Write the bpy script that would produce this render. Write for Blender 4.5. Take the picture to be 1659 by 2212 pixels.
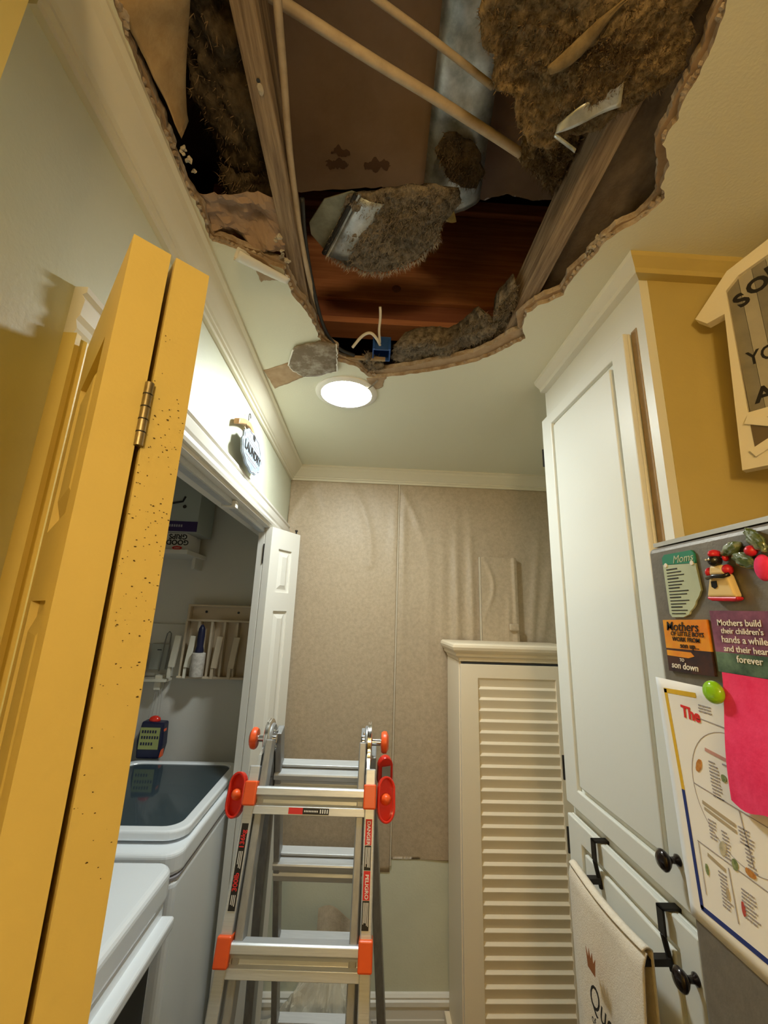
import bpy, bmesh, math, random
from mathutils import Vector, Matrix, noise
random.seed(7)
for o in list(bpy.data.objects): bpy.data.objects.remove(o, do_unlink=True)
scn = bpy.context.scene
COL = scn.collection

# ------------------------------------------------------------------ camera
CEIL = 2.44
yaw, pit, rol = math.radians(2.066), math.radians(14.035), math.radians(1.9)
fw = Vector((math.sin(yaw)*math.cos(pit), math.cos(yaw)*math.cos(pit), math.sin(pit)))
rt = Vector((math.cos(yaw), -math.sin(yaw), 0)); up = rt.cross(fw)
cr = rt*math.cos(rol)+up*math.sin(rol); cu = up*math.cos(rol)-rt*math.sin(rol)
cd = bpy.data.cameras.new('camera'); cam = bpy.data.objects.new('camera', cd); COL.objects.link(cam)
cam.matrix_world = Matrix(((cr.x, cu.x, -fw.x, 0), (cr.y, cu.y, -fw.y, 0), (cr.z, cu.z, -fw.z, 1.657), (0, 0, 0, 1)))
cd.sensor_fit = 'HORIZONTAL'; cd.sensor_width = 36; cd.lens = 891.1*36/1659; cd.clip_start = .01
scn.camera = cam

# ------------------------------------------------------------------ light
w = bpy.data.worlds.new('world'); scn.world = w; w.use_nodes = True
w.node_tree.nodes['Background'].inputs[0].default_value = (1, .8, .55, 1)
w.node_tree.nodes['Background'].inputs[1].default_value = .05
vs = scn.view_settings
vs.view_transform = 'Standard'; vs.look = 'None'; vs.gamma = 1; vs.use_curve_mapping = False; vs.exposure = 1.02
cy = scn.cycles
cy.max_bounces = 7; cy.diffuse_bounces = 5; cy.glossy_bounces = 3; cy.transmission_bounces = 3; cy.transparent_max_bounces = 6
cy.use_adaptive_sampling = True; cy.adaptive_threshold = .03; cy.caustics_reflective = False; cy.caustics_refractive = False
RECESSED = 92.0     # white LED in the laundry ceiling
PENDANT = 30.0      # warm kitchen pendants

# ------------------------------------------------------------------ materials
MATS = {}
def mat(name, col, col2=None, scale=4, rough=.6, metal=0, bump=0, bscale=120, stretch=(1, 1, 1), detail=5, spec=.4, lo=.35, hi=.65, emit=None, trans=0, alpha=1, dist=.002, coat=0):
    if name in MATS: return MATS[name]
    m = bpy.data.materials.new(name); m.use_nodes = True; nt = m.node_tree; N = nt.nodes; b = N['Principled BSDF']
    b.inputs['Base Color'].default_value = (*col, 1); b.inputs['Roughness'].default_value = rough
    b.inputs['Metallic'].default_value = metal; b.inputs['Specular IOR Level'].default_value = spec
    b.inputs['Coat Weight'].default_value = coat
    if trans: b.inputs['Transmission Weight'].default_value = trans
    if alpha < 1: b.inputs['Alpha'].default_value = alpha
    if emit:
        b.inputs['Emission Color'].default_value = (*emit[0], 1); b.inputs['Emission Strength'].default_value = emit[1]
    if col2 or bump:
        tc = N.new('ShaderNodeTexCoord'); mp = N.new('ShaderNodeMapping'); mp.inputs['Scale'].default_value = stretch
        nt.links.new(tc.outputs['Object'], mp.inputs['Vector'])
    if col2:
        nz = N.new('ShaderNodeTexNoise'); nz.inputs['Scale'].default_value = scale; nz.inputs['Detail'].default_value = detail
        nz.inputs['Roughness'].default_value = .65
        nt.links.new(mp.outputs[0], nz.inputs['Vector'])
        cr_ = N.new('ShaderNodeValToRGB'); cr_.color_ramp.elements[0].position = lo; cr_.color_ramp.elements[1].position = hi
        cr_.color_ramp.elements[0].color = (*col, 1); cr_.color_ramp.elements[1].color = (*col2, 1)
        nt.links.new(nz.outputs['Fac'], cr_.inputs['Fac']); nt.links.new(cr_.outputs['Color'], b.inputs['Base Color'])
    if bump:
        nb = N.new('ShaderNodeTexNoise'); nb.inputs['Scale'].default_value = bscale; nb.inputs['Detail'].default_value = 4
        nt.links.new(mp.outputs[0], nb.inputs['Vector'])
        bp = N.new('ShaderNodeBump'); bp.inputs['Strength'].default_value = bump; bp.inputs['Distance'].default_value = dist
        nt.links.new(nb.outputs['Fac'], bp.inputs['Height']); nt.links.new(bp.outputs['Normal'], b.inputs['Normal'])
    MATS[name] = m
    return m

CREAM = mat('ceiling_paint', (.76, .755, .62), rough=.75, bump=.25, bscale=180)
SAGE = mat('sage_paint', (.63, .645, .51), (.68, .695, .56), scale=3, rough=.5, bump=.2, bscale=150)
WHITEWALL = mat('closet_paint', (.66, .645, .59), rough=.7, bump=.15)
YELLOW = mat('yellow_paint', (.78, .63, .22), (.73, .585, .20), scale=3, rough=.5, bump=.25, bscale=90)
DIMYELLOW = mat('yellow_paint_dim', (.56, .45, .17), (.52, .415, .155), scale=3, rough=.5, bump=.25, bscale=90)  # same yellow paint, darkened to stand for weaker light on the right wall
CROWNM = mat('crown_paint', (.77, .73, .60), rough=.4, bump=.1, bscale=60)
TRIM = mat('white_trim', (.80, .78, .72), rough=.35, bump=.1, bscale=60)
GYPS = mat('gypsum_edge', (.55, .47, .38), (.30, .21, .13), scale=30, rough=.95, bump=.8, bscale=200)
WHITEG = mat('white_gypsum', (.50, .44, .35), rough=.95, bump=.6, bscale=200)
KRAFT = mat('drywall_paper', (.36, .24, .14), (.46, .33, .21), scale=25, rough=.9, bump=.3)
KRAFTW = mat('wet_drywall_paper', (.40, .285, .21), (.31, .21, .145), scale=5, rough=.85, bump=.2, lo=.42, hi=.75)
DIRTY = mat('dirty_paper', (.20, .155, .11), (.46, .42, .35), scale=38, rough=.95, bump=.6, lo=.45, hi=.75)
JOIST = mat('weathered_timber', (.15, .10, .065), (.40, .30, .20), scale=7, rough=.8, stretch=(14, .9, 14), bump=.6, bscale=20)
REDWOOD = mat('red_timber', (.42, .155, .07), (.62, .27, .13), scale=5, rough=.7, stretch=(.7, 8, 12), bump=.3, bscale=12)
DARKWOOD = mat('dark_timber', (.10, .055, .03), (.16, .08, .045), scale=6, rough=.85, stretch=(2, 2, 12))
INS = mat('brown_insulation', (.10, .075, .042), (.34, .255, .15), scale=80, rough=1, bump=1, bscale=160, detail=8, spec=.05)
INSD = mat('dark_insulation', (.045, .033, .02), (.16, .12, .075), scale=30, rough=1, bump=1, bscale=140, detail=8, spec=.05)
INSG = mat('grey_insulation', (.075, .058, .042), (.33, .28, .215), scale=60, rough=1, bump=1, bscale=160, detail=8, spec=.05)
FIBER = mat('insulation_fibre', (.34, .28, .21), rough=1, spec=.05)
FIBERB = mat('insulation_fibre_brown', (.24, .17, .10), rough=1, spec=.05)
GALV = mat('galvanised_metal', (.30, .34, .35), (.74, .78, .80), scale=14, rough=.45, metal=.75, bump=.2, bscale=30)
CABLE = mat('cream_cable', (.56, .46, .33), (.44, .35, .24), scale=30, rough=.6)
CABLEW = mat('white_cable', (.75, .68, .55), rough=.5)
CABLEK = mat('black_cable', (.03, .03, .032), rough=.45)
BLUEBOX = mat('blue_plastic', (.02, .08, .30), rough=.5)
FELT = mat('brown_wall_paper', (.42, .335, .23), (.51, .415, .295), scale=60, rough=.45, bump=.3, bscale=220, spec=.6)
SEAM = mat('pale_seam', (.62, .56, .44), rough=.7)
FLOORM = mat('floor_vinyl', (.16, .13, .10), (.22, .18, .14), scale=6, rough=.5)
PANTRY = mat('pantry_white', (.78, .785, .73), rough=.38, bump=.12, bscale=70)
WOODSHADE = mat('raw_wood_and_shade', (.42, .30, .17), (.34, .23, .12), scale=20, rough=.7)  # bare lath wood, also the brown painted in as shade on the pantry stile
LOUVER = mat('louver_cream', (.88, .765, .585), rough=.45, bump=.05)
BLACKMETAL = mat('black_metal', (.018, .015, .013), rough=.4, metal=.3)
KNOB = mat('dark_bronze', (.02, .012, .01), rough=.22, metal=.4, coat=.4)
FRIDGE = mat('fridge_grey', (.20, .185, .165), (.23, .215, .19), scale=90, rough=.45, metal=.35, bump=.15, bscale=300)
FRIDGET = mat('fridge_trim', (.62, .62, .60), rough=.25, metal=.6)
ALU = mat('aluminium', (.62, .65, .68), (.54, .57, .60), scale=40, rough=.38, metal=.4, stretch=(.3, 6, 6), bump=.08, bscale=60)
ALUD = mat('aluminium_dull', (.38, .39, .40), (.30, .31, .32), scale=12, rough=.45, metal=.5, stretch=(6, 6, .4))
CHROME = mat('chrome', (.75, .75, .75), rough=.15, metal=1)
ORANGE = mat('orange_plastic', (.90, .12, .025), rough=.35)
REDP = mat('red_plastic', (.72, .03, .015), rough=.25, coat=.3)
BLACKP = mat('black_print', (.015, .013, .012), rough=.5)
REDPRINT = mat('red_print', (.70, .03, .03), rough=.5)
WHITEPRINT = mat('white_print', (.85, .83, .78), rough=.6)
GREYPRINT = mat('grey_print', (.35, .33, .36), rough=.7)
WASHW = mat('appliance_white', (.90, .94, .98), rough=.22, coat=.3)
WASHG = mat('tinted_glass', (.045, .07, .085), rough=.06, spec=.6, alpha=.82)
TUB = mat('washer_tub', (.16, .18, .19), rough=.35, metal=.4)
DARKP = mat('dark_plastic', (.03, .03, .032), rough=.5)
BRASS = mat('aged_brass', (.42, .36, .24), (.24, .20, .12), scale=40, rough=.35, metal=.9)
WOODH = mat('hanger_wood', (.46, .27, .13), (.38, .21, .09), scale=12, rough=.4)
PLAQUE = mat('plaque_blue', (.17, .21, .26), (.24, .28, .325), scale=30, rough=.6)
CLOTH = mat('towel_cotton', (.78, .72, .62), (.72, .65, .54), scale=120, rough=.95, bump=.5, bscale=400, spec=.1)
DROP = mat('drop_cloth', (.66, .63, .52), (.58, .53, .42), scale=8, rough=.8, bump=.2)
RACK = mat('beige_plastic', (.60, .50, .36), rough=.45)
RACKC = mat('cream_plastic', (.74, .70, .58), rough=.4)
NAVY = mat('navy_plastic', (.012, .014, .045), rough=.35)
ROLL = mat('lint_paper', (.42, .38, .33), (.62, .58, .52), scale=60, rough=.8)
GREENLAB = mat('olive_label', (.35, .38, .13), rough=.6)
MUSTARD = mat('mustard_print', (.72, .46, .03), rough=.6)
NAVYP = mat('navy_print', (.02, .04, .22), rough=.6)
PAPER = mat('white_paper', (.88, .88, .88), rough=.8)
PINK = mat('pink_paper', (.85, .03, .14), (.92, .06, .20), scale=40, rough=.9, bump=.3)
CARDBOX = mat('carton_grey', (.42, .45, .42), rough=.6)
CARDW = mat('carton_white', (.66, .64, .60), rough=.6)
PURPLE = mat('purple_band', (.04, .02, .10), rough=.5)
SIGNW = mat('sign_frame_cream', (.84, .77, .60), rough=.55, bump=.2)
SIGNG1 = mat('sign_board_dark', (.20, .18, .14), (.26, .235, .18), scale=14, rough=.7)
SIGNG2 = mat('sign_board_light', (.36, .33, .26), (.42, .385, .30), scale=14, rough=.7)
GEM = mat('green_glass', (.28, .62, .015), rough=.12, coat=.5)
LEAFG = mat('clear_green_glass', (.09, .13, .045), (.50, .56, .42), lo=.5, hi=.78, scale=60, rough=.08, coat=.8, spec=.8)
TEAL = mat('teal_card', (.03, .25, .16), rough=.5)
PALEG = mat('pale_green_card', (.50, .58, .44), rough=.5)
SUNSET = mat('sunset_card', (.80, .22, .03), (.85, .45, .04), scale=12, rough=.35)
NIGHT = mat('night_card', (.02, .02, .03), (.10, .04, .03), scale=20, rough=.35)
PLUM = mat('plum_card', (.14, .05, .10), (.32, .12, .22), scale=28, rough=.4)
DGREEN = mat('dark_green_card', (.03, .07, .05), (.16, .26, .18), scale=30, rough=.4)
FIGBLK = mat('figurine_black', (.012, .011, .011), rough=.25, coat=.4)
FIGCRM = mat('figurine_cream', (.80, .62, .30), rough=.4)
FIGRED = mat('figurine_red', (.62, .02, .04), rough=.35)
LENS = mat('lamp_lens', (1, 1, 1), emit=((.93, 1, .97), RECESSED))
GLOBE = mat('globe_glass', (1, .9, .75), emit=((1, .71, .34), PENDANT))
RUST = mat('crown_print', (.28, .10, .03), rough=.7)
MOLD = mat('mould_spots', (.10, .065, .015), rough=.8)

# ------------------------------------------------------------------ mesh tools
class MB:
    def __init__(s, M=None): s.v = []; s.f = []; s.mi = []; s.M = M; s.k = 0
    def add(s, vs, fs):
        n = len(s.v)
        s.v += [(s.M @ Vector(p)) if s.M else Vector(p) for p in vs]
        s.f += [tuple(i+n for i in f) for f in fs]; s.mi += [s.k]*len(fs)
        return s
    def box(s, a, b):
        x0, y0, z0 = a; x1, y1, z1 = b
        return s.add([(x0,y0,z0),(x1,y0,z0),(x1,y1,z0),(x0,y1,z0),(x0,y0,z1),(x1,y0,z1),(x1,y1,z1),(x0,y1,z1)],
                     [(0,3,2,1),(4,5,6,7),(0,1,5,4),(1,2,6,5),(2,3,7,6),(3,0,4,7)])
    def prism(s, poly, f0, f1):
        """poly: list of 2-D points; f0/f1 map a 2-D point to 3-D at the two ends"""
        n = len(poly); vs = [f0(*p) for p in poly]+[f1(*p) for p in poly]
        return s.add(vs, [tuple(range(n))[::-1], tuple(range(n, 2*n))]+[(i, (i+1) % n, n+(i+1) % n, n+i) for i in range(n)])
    def ring(s, outer, inner, f0, f1):
        n = len(outer); vs = [f0(*p) for p in outer]+[f0(*p) for p in inner]+[f1(*p) for p in outer]+[f1(*p) for p in inner]
        fs = []
        for i in range(n):
            j = (i+1) % n
            fs += [(i, j, n+j, n+i), (2*n+i, 3*n+i, 3*n+j, 2*n+j), (i, 2*n+i, 2*n+j, j), (n+i, n+j, 3*n+j, 3*n+i)]
        return s.add(vs, fs)
    def tube(s, pts, r, seg=8, cap=True):
        pts = [Vector(p) for p in pts]; n = len(pts); rs = r if isinstance(r, (list, tuple)) else [r]*n
        vs = []; fs = []; prev = None
        for i, p in enumerate(pts):
            d = (pts[min(i+1, n-1)]-pts[max(i-1, 0)]).normalized()
            if prev is None:
                a = d.orthogonal().normalized()
            else:
                a = (prev-d*prev.dot(d)).normalized()
            prev = a; b = d.cross(a)
            for k in range(seg):
                t = 2*math.pi*k/seg; vs.append(p+(a*math.cos(t)+b*math.sin(t))*rs[i])
        for i in range(n-1):
            for k in range(seg):
                fs.append((i*seg+k, i*seg+(k+1) % seg, (i+1)*seg+(k+1) % seg, (i+1)*seg+k))
        if cap: fs += [tuple(range(seg))[::-1], tuple((n-1)*seg+k for k in range(seg))]
        return s.add(vs, fs)
    def lathe(s, prof, o, ax=(0, 0, 1), seg=24):
        o = Vector(o); ax = Vector(ax).normalized(); a = ax.orthogonal().normalized(); b = ax.cross(a)
        vs = []; n = len(prof)
        for r, h in prof:
            for k in range(seg):
                t = 2*math.pi*k/seg; vs.append(o+ax*h+(a*math.cos(t)+b*math.sin(t))*r)
        fs = [(i*seg+k, i*seg+(k+1) % seg, (i+1)*seg+(k+1) % seg, (i+1)*seg+k) for i in range(n-1) for k in range(seg)]
        fs += [tuple(range(seg))[::-1], tuple((n-1)*seg+k for k in range(seg))]
        return s.add(vs, fs)
    def grid(s, nu, nv, fn):
        vs = [fn(i/nu, j/nv) for j in range(nv+1) for i in range(nu+1)]
        return s.add(vs, [(j*(nu+1)+i, j*(nu+1)+i+1, (j+1)*(nu+1)+i+1, (j+1)*(nu+1)+i) for j in range(nv) for i in range(nu)])
    def sheet(s, nu, nv, fn, th):
        """closed thin sheet: fn(u,v)->point, th = offset vector of the second side"""
        th = Vector(th); m = (nu+1)*(nv+1)
        top = [Vector(fn(i/nu, j/nv)) for j in range(nv+1) for i in range(nu+1)]
        fs = []
        for j in range(nv):
            for i in range(nu):
                a, b, c, d = j*(nu+1)+i, j*(nu+1)+i+1, (j+1)*(nu+1)+i+1, (j+1)*(nu+1)+i
                fs += [(a, b, c, d), (m+d, m+c, m+b, m+a)]
        rim = [i for i in range(nu+1)]+[(j+1)*(nu+1)-1 for j in range(1, nv+1)]+[nv*(nu+1)+i for i in range(nu-1, -1, -1)]+[j*(nu+1) for j in range(nv-1, 0, -1)]
        for i in range(len(rim)):
            a, b = rim[i], rim[(i+1) % len(rim)]; fs.append((b, a, m+a, m+b))
        return s.add(top+[p+th for p in top], fs)
    def ellip(s, c, r, sub=3, disp=None):
        bm = bmesh.new(); bmesh.ops.create_icosphere(bm, subdivisions=sub, radius=1)
        vs = []
        for v in bm.verts:
            p = v.co.copy(); q = Vector((c[0]+p.x*r[0], c[1]+p.y*r[1], c[2]+p.z*r[2]))
            vs.append(disp(q, p) if disp else q)
        bm.verts.index_update(); fs = [tuple(v.index for v in f.verts) for f in bm.faces]; bm.free()
        return s.add(vs, fs)
    def build(s, name, mats, parent=None, smooth=False, bevel=0, seg=2, auto=False):
        if not isinstance(mats, (list, tuple)): mats = [mats]
        off = Vector((0, 0, 0)); p = parent
        while p: off += p.location; p = p.parent
        loc = None
        if parent is None:
            xs = [v.x for v in s.v]; ys = [v.y for v in s.v]; zs = [v.z for v in s.v]
            loc = Vector(((min(xs)+max(xs))/2, (min(ys)+max(ys))/2, min(zs))); off = loc
        me = bpy.data.meshes.new(name); me.from_pydata([tuple(v-off) for v in s.v], [], s.f)
        for m in mats: me.materials.append(m)
        me.polygons.foreach_set('material_index', s.mi)
        bm = bmesh.new(); bm.from_mesh(me); bmesh.ops.recalc_face_normals(bm, faces=bm.faces); bm.to_mesh(me); bm.free()
        if smooth: me.polygons.foreach_set('use_smooth', [True]*len(me.polygons))
        o = bpy.data.objects.new(name, me); COL.objects.link(o)
        if parent: o.parent = parent
        else: o.location = loc
        if bevel:
            b = o.modifiers.new('bevel', 'BEVEL'); b.width = bevel; b.segments = seg; b.limit_method = 'ANGLE'; b.harden_normals = False
        if smooth == 'auto' or auto:
            me.polygons.foreach_set('use_smooth', [True]*len(me.polygons)); me.set_sharp_from_angle(angle=math.radians(40))
        me.update()
        return o

def tag(o, label=None, cat=None, group=None, kind=None):
    if label: o['label'] = label
    if cat: o['category'] = cat
    if group: o['group'] = group
    if kind: o['kind'] = kind
    return o
def struct(o, label=None): return tag(o, label, kind='structure')
def empty(name, loc, label=None, cat=None, group=None, kind=None):
    o = bpy.data.objects.new(name, None); COL.objects.link(o); o.location = loc; o.empty_display_size = .05
    return tag(o, label, cat, group, kind)
def frame(o, x, y, z=None):
    """matrix with local x,y,z axes at world point o"""
    x = Vector(x).normalized(); y = Vector(y); y = (y-x*y.dot(x)).normalized(); z = x.cross(y); o = Vector(o)
    return Matrix(((x.x, y.x, z.x, o.x), (x.y, y.y, z.y, o.y), (x.z, y.z, z.z, o.z), (0, 0, 0, 1)))
def text(body, size, o, right, upv, m, parent, name='lettering', align='CENTER', bold=0, shear=0, sx=1):
    cu_ = bpy.data.curves.new(name, 'FONT'); cu_.body = body; cu_.size = size; cu_.align_x = align; cu_.align_y = 'CENTER'
    cu_.offset = bold; cu_.extrude = .0002; cu_.shear = shear; cu_.resolution_u = 3
    t = bpy.data.objects.new(name, cu_)
    Mx = frame(o, right, upv) @ Matrix.Diagonal((sx, 1, 1, 1))
    dg = None
    COL.objects.link(t)
    bpy.context.view_layer.update()
    me = bpy.data.meshes.new_from_object(t.evaluated_get(bpy.context.evaluated_depsgraph_get()))
    bpy.data.objects.remove(t, do_unlink=True)
    me.name = name; off = Vector((0, 0, 0)); p = parent
    while p: off += p.location; p = p.parent
    me.transform(Matrix.Translation(-off) @ Mx); me.materials.clear(); me.materials.append(m)
    ob = bpy.data.objects.new(name, me); COL.objects.link(ob); ob.parent = parent
    return ob
def nz(p, f, seed=0): return noise.noise(Vector(p)*f+Vector((seed*7.3, seed*3.1, seed*1.7)))
def fr(p, f, seed=0, oct=4): return noise.fractal(Vector(p)*f+Vector((seed*7.3, seed*3.1, seed*1.7)), 1.0, 2.1, oct)
def rectp(a, b): return [(a[0], a[1]), (b[0], a[1]), (b[0], b[1]), (a[0], b[1])]

# ------------------------------------------------------------------ room shell
BW = 2.20      # back wall
LW = -.442     # left wall
struct(MB().box((-1.4, -2.8, -.06), (2.4, 2.4, 0)).build('floor', FLOORM))

HOLE = [(-.369,.384),(-.374,.411),(-.373,.436),(-.377,.462),(-.375,.5),(-.375,.536),(-.376,.565),(-.379,.604),(-.377,.634),(-.369,.677),(-.372,.727),(-.37,.752),(-.34,.759),(-.313,.769),(-.277,.791),(-.228,.815),(-.225,.852),(-.219,.897),(-.194,.944),(-.176,1.008),(-.172,1.055),(-.157,1.084),(-.122,1.121),(-.124,1.169),(-.061,1.194),(-.024,1.25),(.035,1.244),(.137,1.215),(.228,1.177),(.314,1.131),(.363,1.089),(.399,1.041),(.427,1.009),(.397,.961),(.394,.911),(.41,.884),(.435,.863),(.455,.841),(.453,.793),(.461,.754),(.469,.727),(.475,.692),(.492,.664),(.509,.647),(.524,.624),(.534,.589),(.512,.572),(.5,.536),(.468,.503),(.464,.485),(.465,.47),(.459,.449),(.456,.43),(.456,.411),(.448,.386),(.443,.364),(.433,.337),(.42,.2),(.37,.03),(.25,-.1),(.05,-.14),(-.15,-.12),(-.29,-.02),(-.35,.15),(-.365,.28)]
def ragged(poly, n, amp, f, seed):
    out = []
    for i in range(len(poly)):
        a = Vector(poly[i]).to_3d(); b = Vector(poly[(i+1) % len(poly)]).to_3d()
        for k in range(n):
            p = a.lerp(b, k/n); d = (b-a).normalized(); q = Vector((d.y, -d.x, 0))
            j = fr(p, f, seed, 5)*amp
            p = p+q*j; out.append((p.x, p.y))
    return out
def slab_with_hole(outer, hole, z0, z1):
    """flat board z0..z1 with a ragged hole: faces, outer side and torn rim"""
    bm = bmesh.new(); vs = []
    for loop in (outer, hole):
        ring = [bm.verts.new((x, y, z0)) for x, y in loop]
        for i in range(len(ring)): bm.edges.new((ring[i], ring[(i+1) % len(ring)]))
        vs.append(ring)
    bmesh.ops.triangle_fill(bm, edges=bm.edges[:], use_beauty=True, use_dissolve=False)
    bm.verts.index_update()
    V = [v.co.copy() for v in bm.verts]; F = [tuple(v.index for v in f.verts) for f in bm.faces]; n = len(V)
    hi = [[v.index for v in r] for r in vs]; bm.free()
    mb = MB(); mb.v = V+[Vector((p.x, p.y, z1)) for p in V]
    for f in F: mb.f += [f, tuple(i+n for i in f[::-1])]; mb.mi += [0, 1]
    for li, r in enumerate(hi):
        for i in range(len(r)):
            a, b = r[i], r[(i+1) % len(r)]; mb.f.append((a, b, b+n, a+n)); mb.mi.append(1)
    return mb
OUT = [(-1.4, -2.8), (2.4, -2.8), (2.4, 2.4), (-1.4, 2.4)]
ceil = struct(slab_with_hole(OUT, ragged(HOLE, 5, .0045, 60, 1), CEIL, CEIL+.013).build('ceiling', [CREAM, GYPS]))
# second drywall layer, torn back differently
c0 = Vector((.06, .68))
H2 = []
for i, p in enumerate(HOLE):
    p = Vector(p); d = (p-c0).normalized(); k = .006+.012*abs(nz((p.x, p.y, 0), 9, 3))
    if p.y > .95 and p.x > .02: k += .022
    if p.x < -.36: k = .002
    q = p-d*k; H2.append((q.x, q.y))
slab_with_hole([(-.55, -.3), (.75, -.3), (.75, 1.5), (-.55, 1.5)], ragged(H2, 5, .006, 45, 5), CEIL+.0135, CEIL+.028).build('upper_layer', [KRAFT, GYPS], ceil)
# crumbled rim along the hole's edge
mb = MB()
RH = ragged(HOLE, 3, .004, 60, 1)
for i, (x, y) in enumerate(RH):
    if y < .34: continue
    v = fr((x, y, 0), 30, 9)
    if v > -.05:
        r = .0035+.006*max(0, v)
        mb.ellip((x, y, CEIL+.006+.006*v), (r*1.4, r*1.4, r*.9), 1, lambda q, p: q+p*.002*nz(q, 300, 4))
tag(mb.build('gypsum_crumbs', GYPS, ceil), kind='stuff')
for i in range(26):
    t = random.random(); x, y = (.455+.03*random.random(), .675+.11*t) if i < 14 else ((-.236+.02*random.random(), .735+.10*t) if i < 22 else (-.365+.012*random.random(), .57+.05*t))
    r = random.uniform(.002, .005); MB().ellip((x, y, CEIL+.006+.010*random.random()), (r*1.5, r, r*.8), 2, lambda q, p: q+p*.006*nz(q, 260, 4)).build('gypsum_chunk', WHITEG, ceil)
# torn paper flaps
def flap(name, poly, z, m, bulge=0, seed=1, th=.0012, curl=None):
    P = ragged(poly, 6, .004, 70, seed); cx = sum(p[0] for p in P)/len(P); cy = sum(p[1] for p in P)/len(P)
    mb = MB(); n = len(P); rings = 6; vs = []
    def Z(x, y, k):
        zz = z-bulge*(1-k*k)+.0018*fr((x, y, 0), 25, seed)
        if curl: zz += curl(x, y)
        return zz
    for r in range(1, rings+1):
        k = r/rings
        for x, y in P:
            X = cx+(x-cx)*k; Y = cy+(y-cy)*k; vs.append((X, Y, Z(X, Y, k)))
    vs.append((cx, cy, Z(cx, cy, 0))); m_ = len(vs)
    fs = [((r*n+i), (r*n+(i+1) % n), ((r+1)*n+(i+1) % n), ((r+1)*n+i)) for r in range(rings-1) for i in range(n)]
    fs += [(m_-1, (i+1) % n, i) for i in range(n)]
    low = fs[:]; vs2 = vs+[(a, b, c-th) for a, b, c in vs]
    fs = low+[tuple(j+m_ for j in f[::-1]) for f in low]+[((rings-1)*n+i, (rings-1)*n+(i+1) % n, m_+(rings-1)*n+(i+1) % n, m_+(rings-1)*n+i) for i in range(n)]
    mb.add(vs2, fs)
    return mb.build(name, m, ceil, smooth=True)
FA = [(-.249,1.097),(-.169,1.066),(-.119,1.072),(-.121,1.14),(-.128,1.211),(-.188,1.244),(-.242,1.255),(-.276,1.217),(-.283,1.194)]
flap('hanging_flap', FA, CEIL-.006, DIRTY, .004, 2, .004)
mb = MB(); rim = ragged(FA, 8, .004, 90, 2); mb.tube([(x, y, CEIL-.009) for x, y in rim[8*2:8*9]], [.0018+.001*random.random() for _ in rim[8*2:8*9]], 5)
mb.build('torn_paper_edge', WHITEPRINT, ceil)
flap('torn_strip', [(-.374,1.242),(-.282,1.189),(-.239,1.263),(-.301,1.312),(-.361,1.355)], CEIL-.0005, KRAFT, 0, 3)
flap('torn_strip', [(-.30,.765),(-.268,.783),(-.228,.845),(-.246,.848),(-.274,.849),(-.288,.857),(-.294,.802)], CEIL-.0005, KRAFT, 0, 4)
flap('torn_strip', [(-.03,1.255),(.038,1.238),(.025,1.312),(-.002,1.33)], CEIL-.0005, KRAFT, 0, 5)
# curled roll of ceiling paper beside the joist
def curlfn(u, v):
    a = u*4.2; r = .022*(1-.35*v); bx, by = -.315+.095*v, .757+.085*v
    return Vector((bx+.55*r*math.sin(a)*-1, by+.7*r*math.sin(a), CEIL-.004+.010*v-r*(1-math.cos(a))*.7+.0015*nz((u*3, v*6, 0), 2)))
MB().sheet(14, 16, curlfn, (0, 0, .001)).build('curled_paper', TRIM, ceil, smooth=True)
# crumpled paper in the near corner of the left bay
def crump(u, v):
    x = -.368+.15*u; y = .665+.105*v+.02*u
    return Vector((x, y, 2.462+.035*abs(fr((x, y, 0), 14, 8))+.03*(1-v)*u-.012*math.sin(u*7+v*3)*v))
MB().sheet(22, 14, crump, (0, 0, .0015)).build('crumpled_paper', KRAFTW, ceil)
def sweep(u, v):
    x = -.372+.018*v+.10*u*(1-v)**1.2; y = .37+.185*v+.01*u
    return Vector((x, y, 2.452+.055*u+.008*fr((x, y, 1), 20, 4)))
MB().sheet(12, 18, sweep, (0, 0, .002)).build('hanging_paper', mat('tan_paper', (.40, .27, .13), (.50, .36, .19), scale=30, rough=.9, bump=.4), ceil, smooth=True)

# walls
mb = MB(); mb.box((-.542, .0, 0), (LW, .585, CEIL)); mb.box((-.542, .585, 2.03), (LW, 2.125, CEIL)); mb.box((-.542, 2.125, 0), (LW, BW, CEIL))
struct(mb.build('wall_left', SAGE))
struct(MB().box((-.542, -2.8, 0), (LW, .0, CEIL)).build('wall_left_kitchen', YELLOW))
struct(MB().box((-.442, .13, 0), (-.37, .299, CEIL)).build('wall_left_return', YELLOW))
struct(MB().box((LW-.05, BW, 0), (1.3, BW+.1, CEIL)).build('wall_back', SAGE))
struct(MB().box((-1.35, BW, 0), (LW-.05, BW+.1, CEIL)).build('wall_closet_end', WHITEWALL))
struct(MB().box((-1.35, .4, 0), (-1.25, BW, CEIL)).build('wall_closet_back', WHITEWALL))
struct(MB().box((-1.25, .4, 0), (-.542, .5, CEIL)).build('wall_closet_near', WHITEWALL))
struct(MB().box((1.2, .845, 0), (1.3, BW, CEIL)).build('wall_alcove', SAGE))
struct(MB().box((.60, .745, 0), (2.4, .845, CEIL)).build('wall_right', DIMYELLOW))
struct(MB().box((2.3, -2.8, 0), (2.4, .745, CEIL)).build('wall_kitchen_side', YELLOW))
struct(MB().box((-.442, -2.8, 0), (2.3, -2.7, CEIL)).build('wall_front', YELLOW))
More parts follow.
